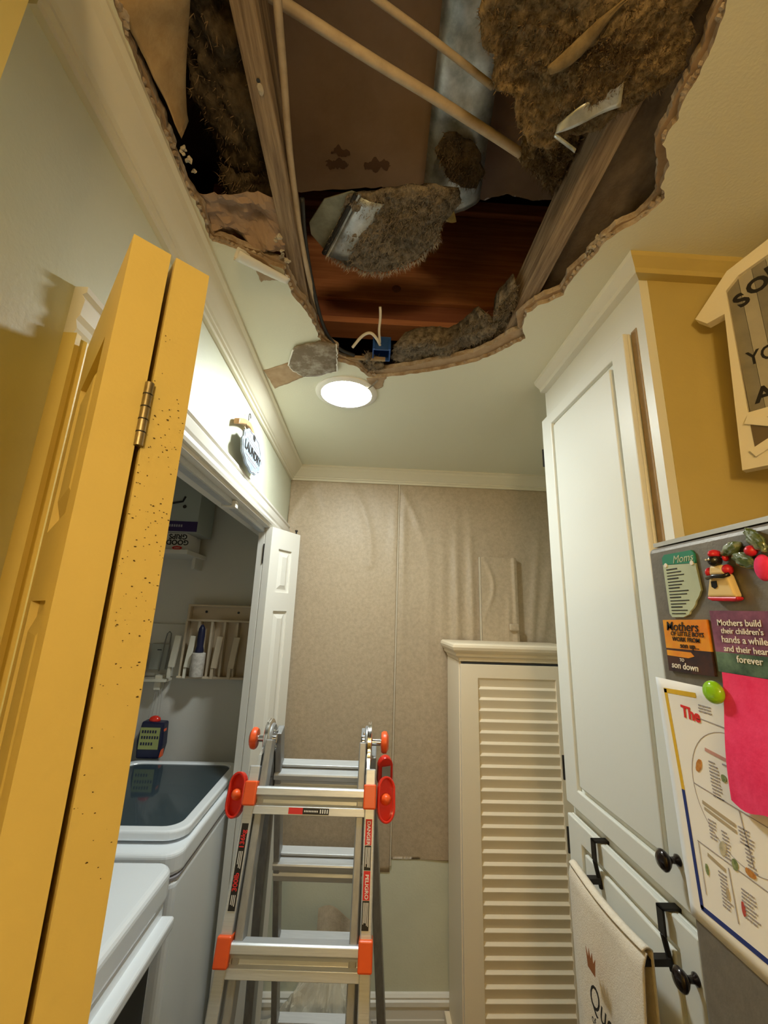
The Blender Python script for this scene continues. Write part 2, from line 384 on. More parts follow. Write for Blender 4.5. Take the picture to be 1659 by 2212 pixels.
# added dark box above the ceiling that stops world light leaking in
mb = MB(); mb.box((-.8, -.5, 3.32), (.95, 1.7, 3.36)); mb.box((-.8, 1.66, CEIL+.03), (.95, 1.7, 3.32)); mb.box((-.8, -.54, CEIL+.03), (.95, -.5, 3.32))
mb.box((-.8, -.5, CEIL+.03), (-.76, 1.66, 3.32)); mb.box((.91, -.5, CEIL+.03), (.95, 1.66, 3.32))
struct(mb.build('attic_light_block', DARKWOOD))

CROWN = [(0, 0), (.066, 0), (.066, .008), (.058, .012), (.052, .022), (.036, .040), (.024, .052), (.018, .055), (.018, .061), (.011, .063), (.011, .074), (0, .074)]
struct(MB().prism(CROWN, lambda a, b: (LW+a, .357, CEIL-b), lambda a, b: (LW+a, BW-a, CEIL-b)).build('trim_1', CROWNM))
struct(MB().prism(CROWN, lambda a, b: (LW+a, BW-a, CEIL-b), lambda a, b: (1.2, BW-a, CEIL-b)).build('trim_2', CROWNM))
struct(MB().prism([(0, 0), (.040, 0), (.038, .010), (.022, .026), (.020, .037), (0, .037)], lambda a, b: (.58-a, .745-a, CEIL-b), lambda a, b: (2.3, .745-a, CEIL-b)).build('trim_3', DIMYELLOW))
CAS = [(0, 0), (.014, 0), (.017, .008), (.013, .022), (.017, .030), (.019, .055), (.013, .064), (.019, .068), (.019, .077), (0, .077)]
t4 = empty('trim_4', (LW, 1.3, 0), kind='structure')
MB().prism(CAS, lambda a, b: (LW+a, .523+(.077-b)*0, 2.030+b), lambda a, b: (LW+a, 2.19, 2.030+b)).build('head_casing', TRIM, t4)
MB().prism(CAS, lambda a, b: (LW+a, .600-b, 0), lambda a, b: (LW+a, .600-b, 2.030)).build('side_casing', YELLOW, t4)  # white casing coloured yellow in place of warm kitchen light and bounce
MB().prism(CAS, lambda a, b: (LW+a, 2.113+b, 0), lambda a, b: (LW+a, 2.113+b, 2.032)).build('side_casing', TRIM, t4)
mb = MB(); mb.box((-.545, .6, 2.018), (LW+.004, 2.11, 2.03)); mb.box((-.545, .585, 0), (LW+.004, .6, 2.03)); mb.box((-.545, 2.11, 0), (LW+.004, 2.125, 2.03))
mb.build('jamb_lining', TRIM, t4)
tr = MB().ring(rectp((-.492, 2.000), (-.462, 2.018)), rectp((-.489, 1.998), (-.465, 2.015)), lambda x, z: (x, .61, z), lambda x, z: (x, 2.10, z)).build('door_track', ALU, t4)
MB().box((-.486, .61, 2.006), (-.468, 2.10, 2.014)).build('track_slot', DARKP, t4)
MB().box((-.498, 1.36, 1.992), (-.45, 1.385, 2.016)).build('track_bracket', TRIM, t4, bevel=.002)
BASEP = [(0, 0), (.015, 0), (.015, .012), (.013, .016), (.013, .055), (.018, .060), (.018, .075), (.012, .080), (.014, .088), (.006, .097), (0, .10)]
struct(MB().prism(BASEP, lambda a, b: (LW, BW-a, b), lambda a, b: (1.2, BW-a, b)).build('baseboard_back', TRIM))

# ------------------------------------------------------------------ brown paper on the back wall
def bump(x, c, w_): return math.exp(-((x-c)/w_)**2)
def paperL(u, v):
    x = -.44+.598*u; z = .545+1.826*v+(.012*math.sin(u*5) if v == 0 else 0)
    r = math.hypot(x+.22, (z-1.95)*.55); d = .002+.0045*math.exp(-((r-.235)/.022)**2)*(1 if z > 1.9 else 0)+.006*bump(x, .14, .03)*bump(z, 2.0, .25)
    d += .0035*bump(x+.35*(z-2.36), -.33, .03)*bump(z, 2.3, .1)+.0012*fr((x, z, 0), 6, 2)
    return Vector((x, BW-.0015-max(.0005, d), z))
def paperR(u, v):
    x = .162+1.03*u; z = .57+1.80*v+(.015*math.cos(u*4) if v == 0 else 0)
    m = bump(z, 1.72, .34)
    d = .002+.016*m*(bump(x, .475, .024)+.9*bump(x, .555, .020)+.45*bump(x, .40, .03)+.35*bump(x, .33, .035))
    d += .013*m*(bump(x-.12*(z-1.7), .88, .022)+.7*bump(x-.2*(z-1.7), .945, .025))
    d += .007*bump(x+.45*(z-2.2)+.2*(z-2.2)**2*4, .245, .02)*bump(z, 2.2, .14)+.006*bump(x, .19, .02)*bump(z, 1.9, .5)
    d += .005*bump(x, .25, .06)*bump(z, 1.7, .12)+.0012*fr((x, z, 3), 6, 5)
    return Vector((x, BW-.0015-max(.0005, d), z))
MB().sheet(90, 140, paperL, (0, .0006, 0)).build('wall_paper_sheet', FELT, smooth=True)
tag(bpy.data.objects['wall_paper_sheet'], 'plain brown paper sheet on back wall, between white folding door and the seam', 'wall covering', 'brown paper sheets')
tag(MB().sheet(150, 140, paperR, (0, .0006, 0)).build('wall_paper_sheet', FELT, smooth=True), 'wrinkled brown paper sheet on back wall behind the louvered cabinet', 'wall covering', 'brown paper sheets')
tag(MB().box((.158, BW-.010, .56), (.163, BW-.003, 2.372)).build('seam_strip', SEAM), 'thin pale vertical seam between the two brown paper sheets', 'seam strip')
# papered breaker-panel door
pc = empty('breaker_panel_cover', (.695, BW-.01, 1.5), 'narrow upright panel door papered brown above the louvered cabinet', 'panel cover')
def pcf(u, v):
    x = .60+.19*u; z = 1.52+.454*v
    d = .007*bump(x-.03*math.cos((z-1.82)*14), .632, .012)*bump(z, 1.83, .13)+.007*bump(x, .775, .010)+.005*bump(x-.05*(z-1.7), .74, .015)*bump(z, 1.66, .1)
    return Vector((x, BW-.040-d, z))
MB().sheet(40, 60, pcf, (0, .030, 0)).build('door_face', FELT, pc, smooth='auto')
mb = MB().box((.735, BW-.062, 1.600), (.785, BW-.040, 1.636)); mb.build('latch', FELT, pc, bevel=.008, seg=3)
MB().box((.594, BW-.030, 1.52), (.599, BW-.012, 1.974)).build('hinge_strip', SEAM, pc)

# ------------------------------------------------------------------ inside the hole
tag(MB().box((-.223, -.48, CEIL+.030), (-.187, 1.64, CEIL+.118)).build('ceiling_joist', JOIST, bevel=.002), 'weathered timber joist with nail hole beside the cream cables', 'joist', 'ceiling joists')
tag(MB().box((.372, -.48, CEIL+.030), (.412, 1.64, CEIL+.118)).build('ceiling_joist', JOIST, bevel=.002), 'rough split timber joist under the big brown insulation mass', 'joist', 'ceiling joists')
jl = [o for o in bpy.data.objects if o.name == 'ceiling_joist'][0]
MB().ellip((-.203, .487, CEIL+.029), (.005, .009, .002), 2, lambda q, p: q+p*.002*nz(q, 300, 2)).build('splinter', WHITEG, jl)
MB().lathe([(.003, 0), (.003, .001)], (-.204, .476, CEIL+.0295), (0, 0, -1), 10).build('nail_hole', DARKP, jl)
# red boards at the far side
tag(MB().box((-.62, 1.22, 2.725), (.86, 1.26, 3.115)).build('red_plank', REDWOOD, bevel=.002), 'wide reddish-brown plank with a dark knot, at the back of the hole', 'plank', 'red-brown boards')
tag(MB().box((-.62, 1.205, 3.122), (.86, 1.255, 3.175)).build('red_plank', mat('red_timber_light', (.66, .27, .14), (.50, .19, .09), scale=5, rough=.7, stretch=(.7, 8, 12)), bevel=.002), 'narrow bright red-brown board above the wide knotted plank', 'plank', 'red-brown boards')
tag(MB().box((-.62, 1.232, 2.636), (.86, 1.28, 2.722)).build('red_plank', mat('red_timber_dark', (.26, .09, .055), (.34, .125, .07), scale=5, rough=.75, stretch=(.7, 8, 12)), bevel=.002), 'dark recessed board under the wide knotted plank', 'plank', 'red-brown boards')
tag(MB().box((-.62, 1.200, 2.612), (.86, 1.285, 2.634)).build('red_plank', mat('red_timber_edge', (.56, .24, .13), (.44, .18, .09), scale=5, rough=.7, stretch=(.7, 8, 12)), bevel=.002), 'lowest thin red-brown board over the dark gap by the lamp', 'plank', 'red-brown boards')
MB().lathe([(.016, 0), (.012, .002), (.001, .003)], (.062, 1.2195, 2.775), (0, -1, 0), 14).build('knot', mat('knot_wood', (.20, .075, .04), (.30, .12, .06), scale=90, rough=.8), bpy.data.objects['red_plank'])
# old upper drywall panel
UP = [(-.42, -.45), (.74, -.45), (.74, .93), (.50, .925), (.44, .935), (.36, .92), (.30, .94), (.25, .936), (.17, .935), (.095, .915), (-.05, .93), (-.24, .955), (-.42, .96)]
P = ragged(UP, 10, .004, 40, 6)
mb = MB().prism(P, lambda x, y: (x, y, 2.85), lambda x, y: (x, y, 2.864)); up_ = tag(mb.build('old_ceiling_panel', KRAFTW), 'stained brown paper-faced drywall panel high inside the hole', 'drywall panel')
mb = MB(); pts = [p for p in P if p[1] > .9 and .2 < p[0] < .52]; mb.tube([(x, y-.001, 2.853) for x, y in pts], [.002+.003*abs(nz((x, y, 0), 60)) for x, y in pts], 5)
mb.build('torn_edge', WHITEPRINT, up_)
mb = MB()
for x, y, s in ((-.13, .87, .03), (-.02, .865, .032), (-.12, .84, .022)):
    pp = ragged([(x+s*math.cos(a)*1.2, y+s*.5*math.sin(a)) for a in [k*.8976 for k in range(7)]], 6, .012, 60, 3)
    mb.prism(pp, lambda x, y: (x, y, 2.8492), lambda x, y: (x, y, 2.8499))
mb.build('water_stain', mat('stain_brown', (.17, .10, .065), rough=.9), up_)

def fibers(name, n, pick, m, parent, ln=(.006, .02), wd=.0006, grav=.3):
    mb = MB()
    for _ in range(n):
        p, d = pick(); p = Vector(p); d = (Vector(d)+Vector((random.gauss(0, .5), random.gauss(0, .5), random.gauss(0, .5)))).normalized()
        L = random.uniform(*ln); s_ = d.orthogonal().normalized()*wd
        q = p+d*L*.5+Vector((random.gauss(0, .12), random.gauss(0, .12), random.gauss(0, .12)))*L; e = q+(d+Vector((random.gauss(0, .5), random.gauss(0, .5), -grav))).normalized()*L*.5
        mb.add([p-s_, p+s_, q+s_, q-s_, e], [(0, 1, 2, 3), (3, 2, 4)])
    return tag(mb.build(name, m, parent), kind='stuff')
def clump(label, parts, m, fm, seed, nf=1500, amp=.35, f=22, sub=5, ln=(.006, .02), group='insulation clumps', wd=.0006):
    """parts: list of (centre, radii) lobes"""
    cx = sum(p[0][0] for p in parts)/len(parts); cy = sum(p[0][1] for p in parts)/len(parts); zb = min(p[0][2]-p[1][2] for p in parts)
    root = empty('insulation_clump', (cx, cy, zb), label, 'insulation', group)
    mb = MB(); surf = []
    for c, r in parts:
        mr = (r[0]+r[1]+r[2])/3
        def dp(q, p, r=r, mr=mr):
            h = fr(q, f, seed, 6)*amp*mr+fr(q, f*5, seed+1, 3)*.06*mr
            o_ = q+p*h; surf.append((o_.copy(), p.copy())); return o_
        mb.ellip(c, r, sub, dp)
    mb.build('batt', m, root, smooth=True)
    low = [s_ for s_ in surf if s_[1].z < .45] or surf
    fibers('loose_fibres', nf, lambda: random.choice(low), fm, root, ln, wd=wd)
    return root
def polyclump(label, poly, z0, bulge, top, m, fm, seed, nf=2500, lump=.012, f=14, fine=.004, rag=.008, rings=26, ln=(.005, .018), rim=0, rimm=None, rln=(.006, .02), wd=.0006, tilt=None, per=7):
    """matted batt seen from below: ragged outline, domed lumpy underside, fibres"""
    P = ragged(poly, per, rag, 35, seed); n = len(P); cx = sum(p[0] for p in P)/n; cy = sum(p[1] for p in P)/n
    root = empty('insulation_clump', (cx, cy, z0-bulge), label, 'insulation', 'insulation clumps')
    def Z(x, y, k):
        e = 1-k*k; zz = z0-bulge*max(0, e)**.5-(lump*fr((x, y, 0), f, seed, 5)+fine*fr((x, y, 3), f*7, seed, 4))*min(1, e*3+.25)
        return zz+(tilt(x, y) if tilt else 0)
    vs = []; under = []
    for r in range(1, rings+1):
        k = (r/rings)**.8
        for x, y in P:
            X = cx+(x-cx)*k; Y = cy+(y-cy)*k; j = .006*min(1, (1-k)*8)
            q = Vector((X+j*nz((X, Y, 1), 60, seed), Y+j*nz((X, Y, 2), 60, seed), Z(X, Y, k))); vs.append(q); under.append((q, Vector(((x-cx)*k*2, (y-cy)*k*2, -.35))))
    vs.append(Vector((cx, cy, Z(cx, cy, 0)))); m_ = len(vs)-1
    fs = [(r*n+i, r*n+(i+1) % n, (r+1)*n+(i+1) % n, (r+1)*n+i) for r in range(rings-1) for i in range(n)]+[(m_, (i+1) % n, i) for i in range(n)]
    base = (rings-1)*n; t0 = len(vs)
    for x, y in P:
        X = cx+(x-cx)*.8; Y = cy+(y-cy)*.8; vs.append(Vector((X, Y, z0+top+(tilt(X, Y) if tilt else 0))))
    fs += [(base+i, base+(i+1) % n, t0+(i+1) % n, t0+i) for i in range(n)]+[tuple(range(t0, t0+n))]
    mb = MB(); mb.add(vs, fs); mb.build('batt', m, root, smooth=True)
    fibers('loose_fibres', nf, lambda: random.choice(under), fm, root, ln, wd=wd)
    if rim:
        edge_ = [(Vector((x, y, z0+(tilt(x, y) if tilt else 0))), Vector((x-cx, y-cy, -.05)).normalized()) for x, y in P]
        edge_ = [e for e in edge_ if rimm(e[0])]
        fibers('frayed_edge', rim, lambda: random.choice(edge_), mat('pale_fibre', (.62, .55, .46), rough=1, spec=.05), root, rln, wd=.0007)
    return root
MASS = [(.13,.10),(.115,.25),(.12,.362),(.124,.389),(.15,.422),(.161,.454),(.197,.476),(.228,.51),(.26,.54),(.298,.534),(.322,.514),(.355,.502),(.377,.474),(.406,.454),(.430,.436),(.430,.41),(.425,.385),(.411,.345),(.40,.25),(.38,.10)]
polyclump('huge matted brown insulation mass sagging at the top of the hole beside the split joist', MASS, 2.462, .010, .16, INS, FIBERB, 1, 9000, .026, 7, .0045, .012, 40, ln=(.003, .011), per=9)
TUFT = [(.267,.588),(.273,.617),(.306,.641),(.345,.666),(.366,.68),(.369,.64),(.369,.594),(.366,.555),(.345,.560),(.308,.570)]
polyclump('small brown insulation tuft between the cream cable and the split joist', TUFT, 2.552, .02, .06, INS, FIBERB, 2, 2600, .016, 22, .006, .008, 18)
GREYP = [(-.088,.76),(-.029,.745),(.023,.73),(.075,.724),(.126,.718),(.172,.72),(.186,.748),(.154,.806),(.14,.859),(.099,.92),(.039,.963),(-.026,.972),(-.091,.957),(-.140,.92),(-.118,.852)]
polyclump('grey fluffy insulation sheet hanging in front of the red plank', GREYP, 2.60, .014, .03, INSG, FIBER, 3, 6500, .014, 14, .006, .007, 34, (.005, .016), rim=900, rimm=lambda p: p.y > .84, rln=(.008, .024))
DB = [(.12,.709),(.129,.671),(.171,.673),(.221,.707),(.238,.747),(.231,.786),(.185,.783),(.145,.753)]
polyclump('dark insulation clump stuck on the lower end of the metal duct', DB, 2.688, .012, .02, INSD, FIBERB, 4, 1200, .01, 25, .005, .01, 16)
ROW1 = [(.050,1.20),(.056,1.125),(.094,1.10),(.162,1.083),(.215,1.088),(.262,1.045),(.285,.99),(.302,.965),(.318,1.002),(.345,1.0),(.350,1.07),(.315,1.15),(.228,1.195),(.139,1.228)]
polyclump('fibrous insulation heap on the drywall edge, beside the blue box', ROW1, 2.478, .004, .045, INSG, FIBER, 5, 4500, .016, 18, .007, .008, 20, (.006, .018))
ROW2 = [(.325,.985),(.325,.935),(.343,.905),(.352,.872),(.366,.897),(.369,.94),(.369,1.01),(.367,1.06),(.355,1.065)]
polyclump('fibrous insulation heap at the foot of the split joist', ROW2, 2.484, .004, .06, INSG, FIBER, 6, 2200, .014, 22, .007, .006, 14, (.006, .018))
clump('dark sooty insulation filling the bay between joist and wall', [((-.30, .62, 2.64), (.072, .16, .07)), ((-.30, .45, 2.65), (.072, .2, .07)), ((-.31, .75, 2.62), (.06, .07, .06))], INSD, FIBERB, 7, 2600, .22, 22, 5)
# kraft facing in the right bay
tag(MB().sheet(20, 40, lambda u, v: Vector((.412+.14*u, .3+.75*v, 2.500+.006*fr((u, v*4, 0), 5, 2))), (0, 0, .003)).build('kraft_facing', mat('grey_kraft', (.17, .125, .085), (.22, .165, .115), scale=40, rough=.95, bump=.5), smooth=True), 'flat brown kraft sheet between the split joist and the hole edge', 'kraft sheet')
# duct strip
du = empty('metal_duct', (.17, .66, 2.70), 'grey galvanised duct strip hanging from the brown panel', 'duct')
def ductf(u, v):
    w_ = .115+.035*v; x = .092+.012*v+w_*u; y = .42+.42*v-.03*(1-abs(2*u-1))*(-1 if v > .9 else 0)
    return Vector((x, y, 2.765-.022*math.sin(math.pi*u)**.6-.045*v+.006*fr((x, y, 0), 14, 3)))
MB().sheet(16, 40, ductf, (0, 0, .004)).build('sheet_metal', GALV, du, smooth=True)
MB().sheet(10, 10, lambda u, v: Vector((.150+.03*u+.02*v, .83+.045*v, 2.685-.005*math.sin(u*3))), (0, 0, .004)).build('yellow_fleck', mat('dry_yellow', (.55, .40, .12), (.35, .25, .1), scale=60, rough=.9), du)
MB().tube([(.19, .36, 2.78), (.185, .44, 2.755), (.175, .49, 2.745)], [.028, .024, .012], 10).build('crushed_foil', GALV, du, smooth=True)
# register boot by the grey clump
bt = empty('duct_boot', (-.07, .86, 2.58), 'grey-green sheet metal boot with open seam, left of the grey insulation', 'duct')
BOOT = mat('dull_green_metal', (.26, .28, .22), (.40, .42, .35), scale=25, rough=.5, metal=.4)
bp = [(-.181,.835),(-.138,.772),(-.072,.748),(-.060,.752),(-.150,.912),(-.181,.867)]
MB().prism(bp, lambda x, y: (x, y, 2.603), lambda x, y: (x, y, 2.607)).build('metal_flange', BOOT, bt, bevel=.001)
MB().tube([(-.062, .750, 2.598), (-.152, .914, 2.594)], .006, 8).build('rolled_seam', DARKP, bt)
MB().tube([(-.053, .748, 2.596), (-.143, .918, 2.592)], .004, 8).build('folded_edge', GALV, bt)
MB().sheet(8, 8, lambda u, v: Vector((-.050+.055*u-.090*v, .750+.165*v+.012*u, 2.590-.006*math.sin(u*3)+.003*nz((u*4, v*6, 0), 3))), (0, 0, .002)).build('torn_metal', GALV, bt, smooth=True)
# bent metal strip in the brown mass
bs = MB(); bs.sheet(12, 5, lambda u, v: Vector((.282+.085*u-.012*v*u, .500-.042*u-(.010+.022*min(1, u*2.5))*v*(.85+.15*math.sin(u*9)), 2.441-.003*math.sin(u*6)+.006*v)), (0, 0, .002))
bs.sheet(6, 2, lambda u, v: Vector((.282+.045*u, .500+.020*u+.006*v, 2.442-.002*u)), (0, 0, .002))
tag(bs.build('bent_metal_strip', GALV, smooth=True), 'grey bent metal strip poking out of the brown insulation', 'metal strip')
def rollf(u, v):
    a = math.pi*u; x = .238+.070*v; y = .424-.072*v+.006*math.sin(v*5); r = .003+.008*math.sin(math.pi*min(1, v+.12))
    return Vector((x+.7*r*math.cos(a), y+.7*r*math.cos(a), 2.447-.6*r*math.sin(a)+.002*nz((u*3, v*7, 0), 2)))
tag(MB().sheet(10, 16, rollf, (0, 0, .0015)).build('rolled_kraft_strip', mat('tan_kraft', (.30, .225, .12), (.17, .12, .06), scale=40, rough=.9, bump=.4), smooth=True), 'tan rolled kraft strip stuck in the brown insulation mass', 'kraft strip')
# cables
def cable(name, pts, r, m, label, group='house cables'):
    P = [Vector(p) for p in pts]; out = []
    for i in range(len(P)-1):
        p0, p1, p2, p3 = P[max(i-1, 0)], P[i], P[i+1], P[min(i+2, len(P)-1)]
        for k in range(6):
            t = k/6; out.append(.5*((2*p1)+(p2-p0)*t+(2*p0-5*p1+4*p2-p3)*t*t+(3*p1-p0-3*p2+p3)*t**3))
    out.append(P[-1])
    return tag(MB().tube(out, r, 10).build(name, m, smooth=True), label, 'cable', group)
cable('cream_cable', [(-.30, .38, 2.57), (-.136, .446, 2.565), (-.03, .487, 2.558), (.095, .536, 2.555), (.243, .598, 2.553), (.36, .653, 2.556), (.415, .675, 2.57)], .0085, CABLE, 'thick cream cable crossing the hole diagonally to the split joist')
cable('cream_cable', [(-.20, .37, 2.63), (-.026, .447, 2.625), (.079, .491, 2.62), (.196, .545, 2.618)], .006, CABLE, 'thinner cream cable at the top of the hole, over the metal duct')
cable('cream_cable', [(-.150, .30, 2.5), (-.161, .4, 2.497), (-.168, .477, 2.5), (-.177, .577, 2.496), (-.181, .662, 2.492), (-.183, .767, 2.486), (-.178, .88, 2.480), (-.168, 1.0, 2.478)], .0065, CABLE, 'cream cable running along the side of the weathered joist')
cable('black_cable', [(-.172, .70, 2.515), (-.176, .80, 2.495), (-.168, .95, 2.474), (-.150, 1.06, 2.462), (-.115, 1.13, 2.458), (-.07, 1.165, 2.462)], .005, CABLEK, 'black cable drooping beside the weathered joist to the lamp', 'house cables')
cable('white_cable', [(-.075, 1.13, 2.465), (-.045, 1.10, 2.485), (-.02, 1.09, 2.49), (0, 1.105, 2.482), (.012, 1.13, 2.475)], .0045, CABLEW, 'short white cable looping into the blue electrical box')
cable('white_cable', [(.006, 1.03, 2.535), (.008, 1.055, 2.52), (.006, 1.09, 2.50), (.010, 1.12, 2.48)], .004, CABLEW, 'white cable end standing straight up from the blue box')
eb = empty('electrical_box', (.02, 1.15, 2.455), 'blue plastic electrical box above the recessed lamp', 'electrical box')
mb = MB(); mb.ring(rectp((-.012, 1.125), (.045, 1.185)), rectp((-.008, 1.129), (.041, 1.181)), lambda x, y: (x, y, 2.458), lambda x, y: (x, y, 2.505)); mb.box((-.012, 1.125, 2.503), (.045, 1.185, 2.507))
mb.build('shell', BLUEBOX, eb, bevel=.002)
MB().lathe([(.004, 0), (.004, .035)], (-.008, 1.122, 2.458), (0, 0, 1), 8).build('screw_post', BLUEBOX, eb)
MB().lathe([(.004, 0), (.004, .035)], (.041, 1.122, 2.458), (0, 0, 1), 8).build('screw_post', BLUEBOX, eb)
clump('tiny brown tuft on the drywall tear beside the recessed lamp', [((-.02, 1.19, 2.468), (.028, .022, .014)), ((.0, 1.215, 2.462), (.03, .015, .010))], INSG, FIBER, 12, 500, .4, 50, 3)
# splintered lath by the lamp
mb = MB(); mb.box((-.13, 1.172, 2.456), (.03, 1.182, 2.466)); tag(mb.build('wood_lath', WOODSHADE), 'thin wooden lath crossing the hole above the recessed lamp', 'lath')

# ------------------------------------------------------------------ recessed lamp
LC = (-.102, 1.362)
rl = empty('recessed_lamp', (LC[0], LC[1], CEIL), 'round white recessed ceiling lamp, lit, at the edge of the hole', 'lamp')
MB().lathe([(.112, .0), (.112, -.004), (.106, -.008), (.092, -.009), (.088, -.004), (.088, 0)], (LC[0], LC[1], CEIL), (0, 0, 1), 48).build('trim_ring', TRIM, rl, smooth='auto')
MB().lathe([(.0875, -.002), (.08, -.0055), (.04, -.0075), (.001, -.008)], (LC[0], LC[1], CEIL), (0, 0, 1), 48).build('lens', LENS, rl, smooth=True)
MB().add([(-.055, 1.345, 2.426), (-.005, 1.29, 2.431), (.012, 1.262, 2.435), (.006, 1.258, 2.436), (-.015, 1.288, 2.428)], [(0, 1, 4), (1, 2, 3, 4)]).build('dangling_paper', DIRTY, rl)
# kitchen pendants behind the viewer
for PL, lab in (((.0, -.95), 'round glowing pendant lamp over the middle of the kitchen'), ((1.75, -.55), 'round glowing pendant lamp beside the refrigerator')):
    pr_ = .12 if PL[0] < 1 else .032
    pn = empty('pendant_lamp', (PL[0], PL[1], 1.88), lab, 'lamp', 'kitchen pendants')
    MB().ellip((PL[0], PL[1], 2.0), (pr_, pr_, pr_), 3).build('globe', GLOBE, pn, smooth=True)
    MB().tube([(PL[0], PL[1], 2.0+pr_), (PL[0], PL[1], 2.43)], .006).build('cord', BLACKMETAL, pn)
    MB().lathe([(.06, 0), (.06, .02), (.02, .03)], (PL[0], PL[1], 2.40), (0, 0, 1)).build('canopy', BLACKMETAL, pn)

# ------------------------------------------------------------------ bifold doors
def leaf(name, root, fold, d, nrm, width, m, z0=.02, z1=2.02, th=.035, facing=(1, -1), panels=((.20, .80), (.95, 1.66), (1.74, 1.93)), stile=.055):
    """fold: xy of the leaf's fold corner (on its own -n side), d: direction along width, nrm: thickness direction"""
    Mx = frame((fold[0], fold[1], 0), (d[0], d[1], 0), (nrm[0], nrm[1], 0))
    flip = Mx.col[2][2] < 0
    Z = (lambda z: -z) if flip else (lambda z: z)
    def bx(mb, a, b): mb.box((a[0], a[1], Z(a[2])), (b[0], b[1], Z(b[2])))
    mb = MB(Mx); bx(mb, (0, .008, z0), (width, th-.008, z1))
    for y0, y1 in ((0, .008), (th-.008, th)):
        bx(mb, (0, y0, z0), (stile, y1, z1)); bx(mb, (width-stile, y0, z0), (width, y1, z1))
        zs = [z0]+[q for p in panels for q in p]+[z1]
        for i in range(0, len(zs), 2): bx(mb, (stile, y0, zs[i]), (width-stile, y1, zs[i+1]))
    lf = mb.build(name, m, root)
    for pz0, pz1 in panels:
        for side in (0, 1):
            mb = MB(Mx); a = .014; b = .032
            yo, yi = (0.001, .008) if side == 0 else (th-.001, th-.008)
            x0, x1 = stile+a, width-stile-a; X0, X1 = stile+b, width-stile-b
            vs = [(x0, yi, Z(pz0+a)), (x1, yi, Z(pz0+a)), (x1, yi, Z(pz1-a)), (x0, yi, Z(pz1-a)), (X0, yo, Z(pz0+b)), (X1, yo, Z(pz0+b)), (X1, yo, Z(pz1-b)), (X0, yo, Z(pz1-b))]
            mb.add(vs, [(4, 5, 6, 7), (0, 1, 5, 4), (1, 2, 6, 5), (2, 3, 7, 6), (3, 0, 4, 7), (3, 2, 1, 0)]); mb.build('raised_panel', m, lf)
    return lf
def hinge(root, at, dirv, z0, z1, r, m):
    hn = MB().lathe([(r, 0), (r, z1-z0)], (at[0], at[1], z0), (0, 0, 1), 12).build('hinge', m, root, smooth='auto')
    for k in range(1, 5):
        z = z0+(z1-z0)*k/5; MB().lathe([(r*1.06, 0), (r*1.06, .0012)], (at[0], at[1], z), (0, 0, 1), 12).build('knuckle_gap', BLACKP, hn)
    a = Vector((dirv[0], dirv[1], 0)); b = Vector((-a.y, a.x, 0))
    return hn
# white far door
d1 = empty('door_1', (-.42, 1.92, 0), 'white six-panel folding closet door, folded, by the back wall', kind='structure')
dW = (.455, .89); nW = (-.89, .455)
leaf('door_leaf', d1, (-.4235, 1.804), dW, nW, .205, TRIM)
leaf('door_leaf', d1, (-.4235-.89*.040, 1.804+.455*.040), dW, nW, .205, TRIM)
hinge(d1, (-.4235-.89*.0375-.455*.002, 1.804+.455*.0375-.89*.002), dW, 1.86, 1.945, .0026, BLACKMETAL)
mb = MB().tube([(-.350, 1.98, 2.02), (-.350, 1.98, 2.043)], .004, 8); mb.lathe([(.007, 0), (.007, .006)], (-.350, 1.98, 2.036)); mb.build('pivot_pin', BLACKMETAL, d1)
# yellow near door
d2 = empty('door_2', (-.30, .46, 0), 'yellow folding closet door, folded, speckled with mould', kind='structure')
dY = (-.655, .755); nY = (.755, .655)
leaf('door_leaf', d2, (-.2475, .3450), dY, nY, .265, YELLOW)
leaf('door_leaf', d2, (-.2475+.755*.040, .3450+.655*.040), dY, nY, .265, YELLOW)
tip = Vector((-.2475+.755*.0375, .3450+.655*.0375)); dv = Vector(dY)
hinge(d2, tip-dv*.0015, dY, 1.803, 1.868, .0042, BRASS)
# mould specks on the right leaf's edge
for i in range(170):
    s_ = .040+.035*random.betavariate(1.2, 1.2); z = random.choice([random.gauss(1.80, .05), random.uniform(1.45, 1.85), random.gauss(1.68, .06)])
    p = Vector((-.2475, .345))+Vector(nY)*s_-dv*.0002
    r = random.uniform(.0002, .0009)*(1.4 if random.random() < .1 else 1)
    Mx = frame((p.x, p.y, z), (nY[0], nY[1], 0), (0, 0, 1))
    if i == 0: sp = MB()
    n = 6; a0 = random.random()*6
    vs = [Mx @ Vector((r*random.uniform(.6, 1.6)*math.cos(a0+k*1.047), r*random.uniform(.4, 1)*math.sin(a0+k*1.047), .0003 if Mx.col[2][0]*dv.x+Mx.col[2][1]*dv.y < 0 else -.0003)) for k in range(n)]
    sp.add(vs, [tuple(range(n))])
tag(sp.build('mould_specks', MOLD, d2), kind='stuff')

